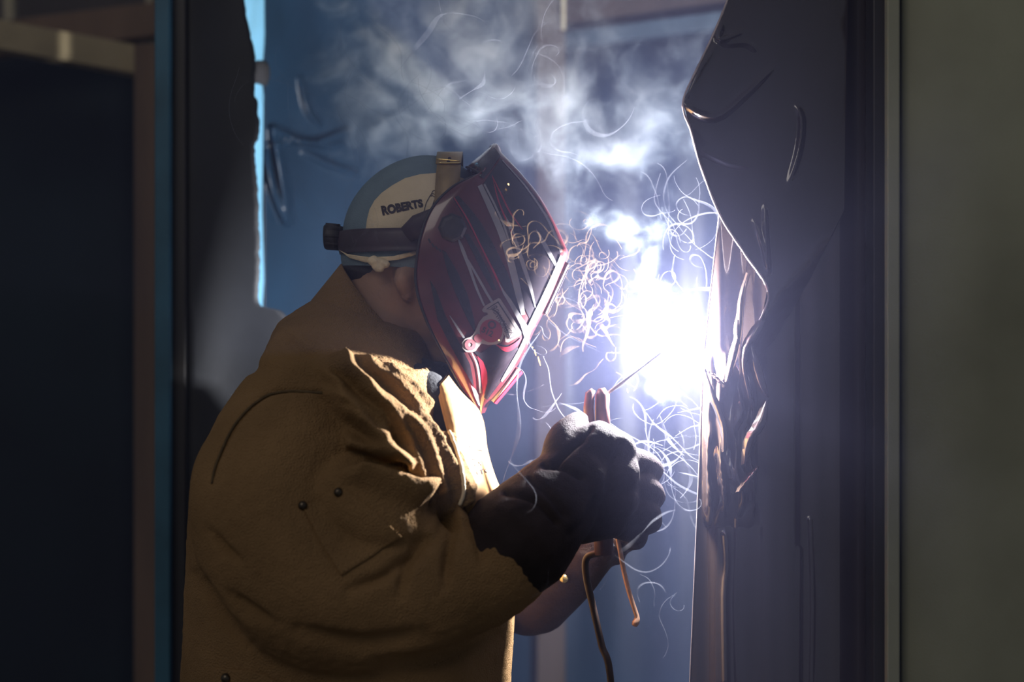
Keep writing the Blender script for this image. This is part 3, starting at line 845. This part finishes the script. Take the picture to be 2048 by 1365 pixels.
# ------------------------------------------------------------------ welding hood
hood = thing('welding_hood', (X(985), 0, Z(832)), 'dark red welding hood with grey claw stripes and a sticker, worn over the cap', 'welding hood')
rows = [((966, 360), (1001, 312), .088, .058), ((944, 369), (1022, 334), .095, .064), ((912, 386), (1050, 366), .102, .070), ((882, 414), (1078, 402), .108, .074), ((862, 446), (1104, 448), .112, .077),
        ((848, 490), (1126, 496), .115, .079), ((843, 520), (1130, 514), .116, .080), ((840, 560), (1112, 560), .116, .078), ((846, 600), (1094, 602), .119, .078), ((862, 645), (1071, 648), .122, .078),
        ((876, 675), (1058, 674), .121, .077), ((893, 708), (1046, 704), .117, .074), ((912, 744), (1020, 748), .106, .068), ((930, 780), (994, 784), .086, .058), ((948, 808), (974, 808), .060, .044), ((958, 828), (965, 826), .026, .022)]
A = np.array([[a[0], a[1], b[0], b[1], w, f] for a, b, w, f in rows])
A = np.vstack([np.array([catmull(A[:, [k]].tolist(), 90)[:, 0] for k in range(6)]).T])
ns, nf = 44, 16
V, F = [], []; cols = 2 * (ns + nf) + 1
def hood_row(a):
    half = []
    bx, bz, fx, fz, wb_, wf_ = a
    for i in range(ns + 1):
        u = i / ns
        y = -(wb_ * (1 - u) + wf_ * u + .010 * math.sin(u * math.pi) + .0035 * math.sin(u * 3 * math.pi))
        half.append((bx + (fx - bx) * u, bz + (fz - bz) * u, y))
    for i in range(1, nf + 1):
        v = i / nf; y = -wf_ * (1 - v)
        half.append((fx + 5 * (1 - (1 - v) ** 2), fz, y))
    full = half + [(q[0], q[1], -q[2]) for q in reversed(half[:-1])]
    return [Vector((X(q[0]), q[2], Z(q[1]))) for q in full]
# crown panel bridging over the top, then the rows down to the chin
crown = []
for k in range(9):
    u = k / 9.0
    bx, bz, fx, fz = 934 + (966 - 934) * u, 338 + (360 - 338) * u, 991 + 10 * u, 290 + 22 * u ** 1.4
    crown.append(np.array([bx, bz, fx, fz, .088 * (0.25 + .75 * u ** .6), .058 * (.35 + .65 * u ** .6)]))
allrows = crown + list(A)
for a in allrows: V += hood_row(a)
for i in range(len(allrows) - 1):
    for j in range(cols - 1):
        p = i * cols + j; F.append((p, p + 1, p + cols + 1, p + cols))
# close the crown slit and chin
F.append(tuple(range(cols - 1, -1, -1)))
hv = np.array([tuple(v) for v in V]).reshape(len(allrows), cols, 3)
for _ in range(3):
    g = hv.copy()
    g[1:-1, 1:-1] = hv[1:-1, 1:-1] * .5 + .125 * (hv[:-2, 1:-1] + hv[2:, 1:-1] + hv[1:-1, :-2] + hv[1:-1, 2:])
    hv = g
V = [Vector(q) for q in hv.reshape(-1, 3)]
N = len(V)
cen = Vector((X(985), 0, Z(560)))
V2 = [Vector((v.x - .0022 * (1 if v.x > cen.x else 0), v.y * .975, v.z)) for v in V]
F2 = F + [tuple(N + i for i in reversed(q)) for q in F]
for i in range(len(allrows) - 1):
    for j in (0, cols - 1):
        p = i * cols + j; F2.append((p, p + cols, N + p + cols, N + p))
shell = mesh('shell', (V + V2, F2), 'hood', hood)
hb = BVHTree.FromPolygons(V, F)
L_ = len(crown)
mesh('rim', tube([hv[i, 0] for i in range(len(allrows))], .0016, 8), 'rubber', hood)
mesh('rim', tube([hv[i, cols - 1] for i in range(len(allrows))], .0016, 8), 'rubber', hood)

def paint(name, geo, m, off=.0005): return decal(name, geo, hb, m, hood, off, 9)
paint('black_panel', poly([(966, 368), (1001, 318), (1045, 360), (1082, 408), (1106, 450), (1123, 499), (1112, 540), (1090, 590), (1062, 645), (1042, 600), (1020, 530), (1000, 470), (980, 410)]), 'hood_black', .0004)
paint('black_crown', poly([(938, 342), (962, 320), (989, 297), (1000, 314), (984, 338), (966, 358)]), 'hood_black', .0012)
paint('black_streak', poly([(906, 398), (916, 391), (942, 420), (962, 446), (985, 486), (1010, 535), (1030, 585), (1046, 640), (1030, 622), (1005, 572), (975, 515), (945, 465), (925, 430)]), 'hood_black')
paint('black_streak', poly([(884, 500), (892, 505), (915, 545), (935, 590), (948, 640), (952, 670), (935, 640), (912, 590), (895, 545)]), 'hood_black')
paint('black_streak', poly([(860, 560), (872, 580), (890, 630), (915, 680), (940, 730), (948, 775), (925, 735), (900, 690), (875, 640)]), 'hood_black')
paint('black_streak', poly([(944, 700), (962, 706), (985, 690), (1030, 690), (1040, 702), (1015, 745), (992, 776), (974, 800), (968, 795), (977, 760), (972, 730)]), 'hood_black')
paint('black_streak', poly([(928, 470), (936, 468), (956, 500), (980, 548), (992, 580), (984, 580), (962, 540)]), 'hood_black')
paint('grey_stripe', stroke([(959, 371, 10), (980, 415, 12), (1002, 465, 13), (1020, 520, 14), (1036, 585, 13), (1046, 630, 8)], 10), 'hood_grey', .0009)
paint('grey_line', stroke([(968, 369, 4), (990, 412, 4), (1010, 458, 4), (1028, 520, 3)], 3), 'hood_grey', .0009)
paint('grey_claw', stroke([(913, 470, 1), (925, 500, 7), (938, 535, 6), (952, 575, 5), (968, 612, 4)], 5), 'hood_grey', .0009)
paint('grey_claw', stroke([(924, 505, 2), (938, 525, 4), (958, 560, 5), (975, 590, 5), (984, 604, 5)], 4), 'hood_grey', .0009)
paint('grey_claw', stroke([(1009, 430, 1), (1020, 455, 7), (1033, 490, 8), (1048, 535, 8), (1062, 580, 6), (1070, 615, 2)], 5), 'hood_grey', .0009)
paint('grey_claw', stroke([(1072, 460, 1), (1084, 482, 7), (1098, 506, 8), (1110, 528, 6), (1116, 540, 2)], 5), 'hood_grey', .0009)
paint('white_claw', poly([(996, 562), (1008, 582), (1022, 600), (1038, 626), (1056, 655), (1060, 664), (1054, 690), (1050, 682), (1040, 650), (1020, 612), (1006, 588)]), 'hood_grey', .0011)  # claw with its highlight painted in as pale grey
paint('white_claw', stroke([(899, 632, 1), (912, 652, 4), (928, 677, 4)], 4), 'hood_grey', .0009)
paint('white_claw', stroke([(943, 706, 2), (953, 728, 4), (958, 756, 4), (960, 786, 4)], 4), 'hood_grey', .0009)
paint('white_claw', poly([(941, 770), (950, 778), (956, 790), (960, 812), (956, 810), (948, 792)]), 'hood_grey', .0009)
paint('red_line', stroke([(984, 352, 1), (1000, 385, 3), (1020, 425, 3), (1045, 460, 2)], 2), 'hood_red', .0009)
paint('red_line', stroke([(985, 355, 1), (996, 400, 3), (1012, 440, 3), (1030, 480, 2)], 2), 'hood_red', .0009)
paint('red_line', stroke([(908, 396, 2), (935, 440, 3), (960, 490, 3), (990, 550, 4), (1004, 582, 3)], 2), 'hood_red', .0009)
paint('red_flame', poly([(954, 712), (966, 724), (974, 745), (974, 765), (967, 792), (963, 770), (961, 740)]), 'hood_red', .0009)
paint('red_flame', stroke([(992, 690, 1), (1012, 699, 9), (1030, 690, 8), (1042, 676, 2)], 6), 'hood_red', .0009)
paint('scale_marks', join([stroke([(857 + i * 7.0, 482 + i * 5.5 - (4 if i == 0 else 0)), (861 + i * 7.0, 490 + i * 4.6 - (4 if i == 0 else 0))], 3.4, 4) for i in (0, 1, 2, 3, 4)]), 'ink', .0009)
# light on the shell's front border, painted as pale grey strokes
paint('front_edge_light', stroke([(1004, 322, 2), (1050, 374, 3), (1090, 432, 4), (1113, 480, 5), (1122, 505, 5)], 4), 'hood_grey', .0011)
paint('front_edge_light', stroke([(1122, 512, 5), (1104, 555, 6), (1082, 602, 6), (1058, 652, 6), (1050, 676, 6), (1040, 700, 8), (1018, 738, 8), (1002, 762, 4)], 6), 'hood_grey', .0011)

# sticker
stk = paint('sticker', poly([(963, 621), (968, 613), (985, 603), (996, 597), (1000, 598), (1022, 632), (1041, 664), (1041, 669), (1015, 685), (1010, 684), (1009, 672), (1005, 666), (1007, 672), (1002, 684), (992, 689), (975, 690), (962, 687), (955, 695), (950, 702), (941, 705), (931, 704), (924, 697), (923, 686), (929, 678), (940, 674), (946, 668), (952, 656), (957, 645), (966, 634), (975, 630), (974, 626), (966, 625)]), 'sticker', .0016)
def onstk(name, g, m, o): return decal(name, g, hb, m, stk, o, 7)
onstk('banner', poly([(971, 619), (986, 609), (996, 603), (1018, 637), (1036, 667), (1018, 679), (1014, 668), (1005, 645), (994, 627), (984, 620)]), 'ink', .0019)
onstk('banner_fill', poly([(974, 619), (987, 611), (995, 606), (1016, 639), (1033, 666), (1019, 675), (1016, 666), (1007, 643), (996, 625), (986, 618)]), 'sticker', .0021)
onstk('lettering', lettering('IRONWORKERS', 980.5, 617, 59.5, 66, lambda u: 10.5 + 3.6 * (2 * u - 1) ** 2 + 1.2 * u, .01), 'ink', .0024)
onstk('ball', disc(981, 662, 23), 'sticker_red', .0019)
onstk('ring', disc(983, 650, 8.5, 24, 5), 'ink', .0022)
onstk('numerals', lettering('512', 960.5, 664, 26, 24, 12, .03), 'ink', .0023)
onstk('swivel', disc(955, 677, 8.5), 'sticker_red', .0020)
onstk('hook', disc(939, 690, 11, 26, 4.2), 'sticker_red', .0020)

# pivot knob, chin lip, lens
pv = on_surface(hb, 905, 456, .0)
kv = []
mesh('pivot_knob', tube([pv + Vector((0, .002, 0)), pv + Vector((0, -.004, 0)), pv + Vector((0, -.008, 0)), pv + Vector((0, -.009, 0))], [.0165, .0165, .0135, .0100], 8), 'rubber', hood, False)
for dx, dz in ((12, -12), (22, 2), (8, 12), (7, 20)):
    p = on_surface(hb, 905 + dx, 456 + dz, .0008); mesh('screw', tube([p, p + Vector((0, -.0025, 0))], [.0017, .001], 8), 'rod', hood)
lip = []
a0, a1 = P(1036, 738, 0), P(984, 800, 0)
dirv = (a1 - a0).normalized(); nrm = Vector((dirv.z, 0, -dirv.x)); nrm = nrm if nrm.x < 0 else -nrm
V, F = [], []
for k in range(9):
    y = -.048 + .096 * k / 8; bulge = .004 * (1 - (y / .05) ** 2)
    for q in (a0, a1):
        for t in (-.004, .004): V.append(Vector((q.x, y, q.z)) + nrm * t - nrm * bulge)
for k in range(8):
    o = k * 4
    for a, b in ((0, 1), (1, 3), (3, 2), (2, 0)): F.append((o + a, o + b, o + 4 + b, o + 4 + a))
F += [(0, 2, 3, 1), (32, 33, 35, 34)]
mesh('chin_lip', (V, F), 'hood_red', hood, False)
mesh('chin_lip_trim', tube([P(1038, 737, -.05), P(1012, 770, -.05), P(984, 803, -.05)], .0024, 8), 'hood_grey', hood)
f0, f1 = P(1126, 528, 0), P(1080, 628, 0)
mesh('lens_frame', beam(f0 + Vector((.002, 0, 0)), f1 + Vector((.002, 0, 0)), (1, 0, .4), .112, .010, .002), 'rubber', hood, False)
mesh('lens', beam(f0 * .88 + f1 * .12 + Vector((.0045, 0, 0)), f0 * .12 + f1 * .88 + Vector((.0045, 0, 0)), (1, 0, .4), .098, .009, .001), 'hood_black', hood, False)

# headgear: band, strap, knob
def band_pts(lo, hi, n=80, grow=1.0):
    V, F = [], []
    for k in range(5):
        u = k / 4
        for j in range(n):
            th = 2 * math.pi * j / n; cth, sth = math.cos(th), math.sin(th)
            zc = lo + (hi - lo) * u - 8 * cth * 0 
            V.append(Vector((X(835) + cth * (.0935 + .002 * math.sin(u * math.pi)) * grow, sth * (.0905 + .002 * math.sin(u * math.pi)) * grow, Z(zc) - .012 * (cth < -2))))
    for k in range(4):
        for j in range(n):
            a = k * n + j; b = k * n + (j + 1) % n; F.append((a, b, b + n, a + n))
    N = len(V); V += [Vector((X(835) + (v.x - X(835)) * .975, v.y * .975, v.z)) for v in V]
    F += [tuple(N + i for i in reversed(q)) for q in F]
    for e in (0, 4):
        for j in range(n):
            a = e * n + j; b = e * n + (j + 1) % n; F.append((a, b, N + b, N + a))
    return V, F
hband = mesh('headband', band_pts(509, 464), 'band', hood)
V, F = tube([P(683, 476, 0), P(668, 474, 0), P(652, 472, 0), P(648, 472, 0)], [.0135, .0150, .0155, .0125], 24)
mesh('adjuster_knob', ([Vector((v.x, v.y * 1.15, v.z)) for v in V], F), 'rubber', hood)
for k in range(10):
    an = 2 * math.pi * k / 10; o = Vector((0, math.cos(an) * .0165, math.sin(an) * .0150))
    mesh('knob_rib', tube([P(680, 475, 0) + o, P(652, 473, 0) + o], .0018, 6), 'rubber', hood)
# side arm from the pivot towards the band
mesh('side_arm', tube([P(812, 470, -.096), P(835, 452, -.100), P(880, 436, -.106), P(908, 452, -.112)], [.010, .013, .015, .012], 12, True, .35), 'band', hood)
# crown strap: arched over the cap
def arch(xpx, halfw, k, zoff, a0, a1, n=40, th=.0016):
    V, F = [], []
    for i in range(n + 1):
        an = a0 + (a1 - a0) * i / n
        for dx in (-halfw, halfw):
            for t in (0, th):
                V.append(Vector((X(xpx) + dx + .004 * math.sin(an), math.cos(an) * (.0815 * k + t), Z(474) + .006 + zoff + math.sin(an) * (.0925 * k + t))))
    for i in range(n):
        o = i * 4
        for a, b in ((0, 1), (1, 3), (3, 2), (2, 0)): F.append((o + a, o + b, o + 4 + b, o + 4 + a))
    F += [(0, 2, 3, 1), (4 * n, 4 * n + 1, 4 * n + 3, 4 * n + 2)]
    return V, F
mesh('crown_strap', arch(895, .0142, 1.0, 0, -.1, math.pi + .1), 'brass', hood)
top = mesh('crown_strap_end', arch(894, .0150, 1.02, 0, math.pi - .95, math.pi + .02 - 2.2), 'brass', hood)
sb = bvh_of(top)
for i, (qx, qy) in enumerate([(899, 318), (897, 324), (897, 330), (896, 341)]):
    p = on_surface(sb, qx, qy, .0002); mesh('strap_hole', tube([p + Vector((0, .001, -.0003)), p + Vector((0, -.0004, .0003))], .0021, 10), 'ink', hood)
mesh('strap_edge', tube(on_line(sb, [(874, 319), (897, 321), (919, 323)], .0004, 10), .0011, 6), 'goldedge', hood)
mesh('strap_edge', tube(on_line(sb, [(874, 344), (897, 346), (919, 347)], .0004, 10), .0011, 6), 'goldedge', hood)

# ------------------------------------------------------------------ electrode holder, cable, loose wire
eh = thing('electrode_holder', P(1205, 1100, -.065), 'reddish brown electrode holder gripped in the dark glove, pointing up at the arc', 'welding tool')
mesh('handle', tube([P(1208, 1110, -.065), P(1204, 1000, -.065), P(1196, 880, -.065), P(1194, 845, -.065)], [.011, .013, .013, .011], 16), 'holder', eh)
mesh('jaw', tube([P(1180, 870, -.068), P(1177, 815, -.068), P(1180, 788, -.068), P(1187, 780, -.068)], [.0065, .006, .0055, .003], 12), 'holder', eh)
mesh('jaw', tube([P(1206, 870, -.062), P(1204, 815, -.062), P(1205, 790, -.062), P(1203, 777, -.062)], [.0095, .0085, .0085, .004], 12), 'holder', eh)
mesh('electrode', tube([P(1198, 800, -.062), P(1230, 776, -.055), P(1322, 706, -.06)], [.0020, .0020, .0017], 10), 'rod', eh)
mesh('cable', tube([P(a[0], a[1], a[2]) for a in catmull([(1208, 1105, -.065), (1175, 1115, -.06), (1172, 1150, -.06), (1186, 1215, -.06), (1203, 1290, -.06), (1222, 1370, -.06), (1235, 1700, 0), (1230, 2300, .02), (1240, 3150, .05)], 60)], .0042, 10), 'cable', eh)
wire = mesh('copper_wire', tube([P(a[0], a[1], a[2]) for a in catmull([(1228, 1040, -.05), (1238, 1090, -.04), (1247, 1140, -.015), (1258, 1185, -.015), (1270, 1222, -.015), (1274, 1238, -.015), (1268, 1253, -.015)], 30)],
          [.0030] * 24 + [.0034, .0038, .0042, .0044, .004, .003], 10), 'copper')
tag(wire, 'short bent copper coloured wire hanging below the dark glove', 'wire')

# ------------------------------------------------------------------ arc and sparks
bm = bmesh.new(); bmesh.ops.create_icosphere(bm, subdivisions=3, radius=1)
for v in bm.verts:
    k = 1 + .25 * mnoise.noise(v.co * 2.3)
    v.co = Vector((v.co.x * .017 * k, v.co.y * .015 * k, v.co.z * .030 * k))
    v.co += ARC
arc = mesh('welding_arc', from_bm(bm), 'arc'); tag(arc, 'blinding white welding arc between the electrode and the black film edge', 'welding arc')
for i, (a, b, lab) in enumerate([((1069, 700), (1072, 712), 'short orange spark just below the hood edge'), ((1076, 714), (1081, 732), 'long orange spark streak below the hood edge, lowest of them'),
                           ((1064, 694), (1066, 697), 'small pale spark touching the hood edge'), ((997, 680), (999, 682), 'yellow spark dot on the hood sticker'), ((1254, 777), (1256, 786), 'white spark beside the electrode above the glove'),
                           ((1016, 367), (1018, 371), 'tiny orange spark on the upper black hood panel')]):
    y = -.125 if i in (3,) else (-.10 if i == 5 else -.06)
    s = mesh('spark', tube([P(*a, y), P((a[0] + b[0]) / 2, (a[1] + b[1]) / 2, y), P(*b, y)], [.0006, .0010, .0004], 6), 'spark')
    tag(s, lab, 'spark', 'sparks thrown off by the arc')

# ------------------------------------------------------------------ smoke
def gn_smoke(name, skel, m, lo, hi, res, radius, warp, wscale, nscale, contrast, label, seed=0.0, thr=0.42, detail=6.0, stretch=(1, 1, 1)):
    V = [P(*q) for ln in skel for q in ln]; E = []; k = 0
    for ln in skel:
        E += [(k + i, k + i + 1) for i in range(len(ln) - 1)]; k += len(ln)
    me = bpy.data.meshes.new(name); me.from_pydata([tuple(v) for v in V], E, []); me.update()
    o = bpy.data.objects.new(name, me); COL.objects.link(o); me.materials.append(M[m])
    g = bpy.data.node_groups.new(name, 'GeometryNodeTree')
    g.interface.new_socket('Geometry', in_out='INPUT', socket_type='NodeSocketGeometry')
    g.interface.new_socket('Geometry', in_out='OUTPUT', socket_type='NodeSocketGeometry')
    N = g.nodes; Lk = g.links.new
    gi = N.new('NodeGroupInput'); go = N.new('NodeGroupOutput')
    pos = N.new('GeometryNodeInputPosition')
    def vm(op, a, b):
        n = N.new('ShaderNodeVectorMath'); n.operation = op
        for i, q in enumerate((a, b)):
            if isinstance(q, tuple): n.inputs[i].default_value = q
            else: Lk(q, n.inputs[i])
        return n.outputs[0]
    def mm(op, a, b=None, c=None, clamp=False):
        n = N.new('ShaderNodeMath'); n.operation = op; n.use_clamp = clamp
        for i, q in enumerate((a, b, c)):
            if q is None: continue
            if isinstance(q, (int, float)): n.inputs[i].default_value = q
            else: Lk(q, n.inputs[i])
        return n.outputs[0]
    def nz(vec, sc, det, dist=0.0, rough=.55):
        n = N.new('ShaderNodeTexNoise'); n.inputs['Scale'].default_value = sc; n.inputs['Detail'].default_value = det
        n.inputs['Distortion'].default_value = dist; n.inputs['Roughness'].default_value = rough
        Lk(vec, n.inputs['Vector']); return n
    p0 = vm('ADD', pos.outputs[0], (seed, seed * .7, seed * 1.3))
    w1 = nz(p0, wscale, 3.0)
    off = vm('MULTIPLY', vm('SUBTRACT', w1.outputs['Color'], (.5, .5, .5)), (warp, warp, warp))
    wp = vm('ADD', pos.outputs[0], off)
    pr = N.new('GeometryNodeProximity'); pr.target_element = 'EDGES'
    Lk(gi.outputs[0], pr.inputs[0])
    for s in pr.inputs:
        if s.name in ('Source Position', 'Sample Position'): Lk(wp, s)
    dist = pr.outputs['Distance']
    fall = mm('SUBTRACT', 1.0, mm('DIVIDE', dist, radius), clamp=True)
    wp2 = vm('MULTIPLY', vm('ADD', p0, vm('MULTIPLY', off, (.8, .8, .8))), stretch)
    n2 = nz(wp2, nscale, detail, 0.6, .6)
    d = mm('MULTIPLY', mm('SUBTRACT', mm('ADD', n2.outputs['Fac'], mm('MULTIPLY', mm('SUBTRACT', fall, .5), .34)), thr), contrast, clamp=True)
    dens = mm('MULTIPLY', mm('MULTIPLY', d, d), mm('POWER', fall, 0.7))
    vc = N.new('GeometryNodeVolumeCube')
    Lk(dens, vc.inputs['Density']); vc.inputs['Background'].default_value = 0
    a, b = P(*lo), P(*hi)
    vc.inputs['Min'].default_value = (min(a.x, b.x), min(a.y, b.y), min(a.z, b.z)); vc.inputs['Max'].default_value = (max(a.x, b.x), max(a.y, b.y), max(a.z, b.z))
    for k, r in zip('XYZ', res): vc.inputs['Resolution ' + k].default_value = r
    sm = N.new('GeometryNodeSetMaterial'); sm.inputs['Material'].default_value = M[m]
    Lk(vc.outputs[0], sm.inputs[0]); Lk(sm.outputs[0], go.inputs[0])
    md = o.modifiers.new('smoke', 'NODES'); md.node_group = g
    tag(o, label, 'smoke', kind='stuff')
    return o

gn_smoke('smoke', [[(1165, 310, .10), (1130, 280, .12), (1060, 220, .16), (960, 120, .22), (930, 0, .26), (920, -80, .28)],
                   [(1180, 300, .10), (1290, 250, .12), (1345, 180, .12)], [(1060, 220, .16), (900, 190, .27), (770, 110, .33), (735, -60, .36)], [(960, 120, .2), (1020, 20, .2)],
                   [(880, 190, .28), (770, 260, .33), (715, 150, .36)], [(1150, 290, .1), (1100, 120, .15), (1120, 40, .18)]],
         'smoke', (470, 560, -.02), (1500, -170, .48), (240, 90, 190), .16, .16, 7.0, 20.0, 3.6, 'pale blue smoke billowing up from the arc behind the hood', 3.1, .52, 9.0)
gn_smoke('smoke_plume', [[(1320, 780, .01), (1325, 700, .01), (1315, 620, .01), (1300, 560, .01), (1290, 500, .01), (1260, 460, .01), (1190, 440, .015)], [(1280, 480, .01), (1310, 450, .01)]],
         'plume', (1120, 860, -.06), (1430, 370, .08), (100, 44, 150), .036, .034, 24.0, 38.0, 3.4, 'dense white smoke plume rising straight off the welding arc', 1.7, .42, 7.0)

# thin curling wisps
def wisp(rng, start, n, step, turn, drift, y0):
    p = np.array([start[0], start[1], y0], float); an = rng.uniform(0, 6.28); k = rng.uniform(-turn, turn); pts = []
    for i in range(n):
        k = .92 * k + rng.gauss(0, turn * .35); an += k
        p = p + np.array([math.cos(an) * step + drift[0], math.sin(an) * step + drift[1], rng.gauss(0, .0006) + .0011 * math.sin(an * .7)])
        pts.append(p.copy())
    return pts
def wisp_geo(rng, specs):
    out = []
    for (cx, cy, sx, sy, cnt, n, step, turn, drift, y, r) in specs:
        for _ in range(cnt):
            s = (rng.gauss(cx, sx), rng.gauss(cy, sy)); n2 = int(n * rng.uniform(.4, 1.25))
            pts = wisp(rng, s, n2, step * rng.uniform(.6, 1.2), turn * rng.uniform(.5, 1.0), drift, y + rng.gauss(0, .025))
            k = len(pts); V, F = [], []
            a0, w0, f1, f2 = rng.uniform(0, 6.28), rng.choice((2, 3, 5, 9)), rng.uniform(.05, .2), rng.uniform(.05, .16); dp = rng.uniform(.002, .006)
            for i, q in enumerate(pts):
                e = math.sin(math.pi * (i + .3) / (k + .3)); w = w0 * e * math.sin(a0 + i * f1); h = w0 * e * math.cos(a0 + i * f2)
                for u in (0, .35, .7, 1):
                    V.append(P(q[0] + w * u + 1.5 * math.sin(u * 3.1), q[1] + h * u, q[2] + dp * u * e))
            for i in range(k - 1):
                for c in range(3):
                    a = i * 4 + c; F.append((a, a + 1, a + 5, a + 4))
            out.append((V, F))
    return join(out)
rng = random.Random(11)
w1 = mesh('smoke_wisps', wisp_geo(rng, [
    (1300, 820, 45, 40, 14, 36, 6, .2, (1, 1.5), .0, .0007), (1330, 900, 35, 70, 22, 40, 6, .18, (.8, 1), .0, .0007),
    (1360, 480, 40, 50, 16, 40, 6, .2, (1, -1), .02, .0006), (1375, 580, 25, 50, 8, 34, 5, .2, (.6, -1), .02, .0006),
    (720, 400, 40, 60, 12, 44, 6, .18, (-1, -2), -.11, .0007), (820, 180, 80, 60, 16, 44, 6, .18, (0, -1), .0, .0006), (1000, 180, 130, 80, 22, 40, 6, .18, (0, -1), .02, .0005),
    (1180, 1120, 30, 40, 6, 40, 6, .28, (.5, -1), -.16, .0007), (980, 1060, 40, 30, 3, 36, 6, .25, (-1, 1), -.24, .0007), (1070, 760, 40, 40, 8, 44, 6, .18, (1, 0), -.02, .0006),
    (1350, 1180, 20, 30, 4, 30, 5, .25, (0, 0), .0, .0007), (1085, 720, 15, 30, 3, 44, 6, .18, (0, 2), -.13, .0006), (690, 470, 40, 25, 5, 36, 6, .25, (-1, -1), -.1, .0009)]), 'wisp')
tag(w1, 'fine pale smoke threads curling around the arc, hood and glove', 'smoke', kind='stuff')
w2 = mesh('tan_smoke_wisps', wisp_geo(rng, [(1170, 550, 45, 55, 34, 40, 3.6, .30, (.2, -.2), -.02, 0), (1150, 620, 40, 50, 24, 36, 3.6, .30, (.2, .2), -.02, 0), (1060, 500, 22, 18, 16, 44, 3.4, .30, (.1, .1), -.14, 0),
    (1200, 660, 40, 40, 14, 36, 3.6, .28, (0, 0), .0, 0)]), 'wisp_tan')
tag(w2, 'tan lit smoke threads tangled between the hood front and plume', 'smoke', kind='stuff')

# thin haze filling the booth
a, b = P(-420, -220, .0), P(1950, 1500, .0)
hz = mesh('haze', box((a.x, -.24, b.z - .3), (b.x, 0.95, a.z + .1)), 'haze', None, False)
tag(hz, 'thin bluish haze filling the air of the booth', 'haze', kind='stuff')
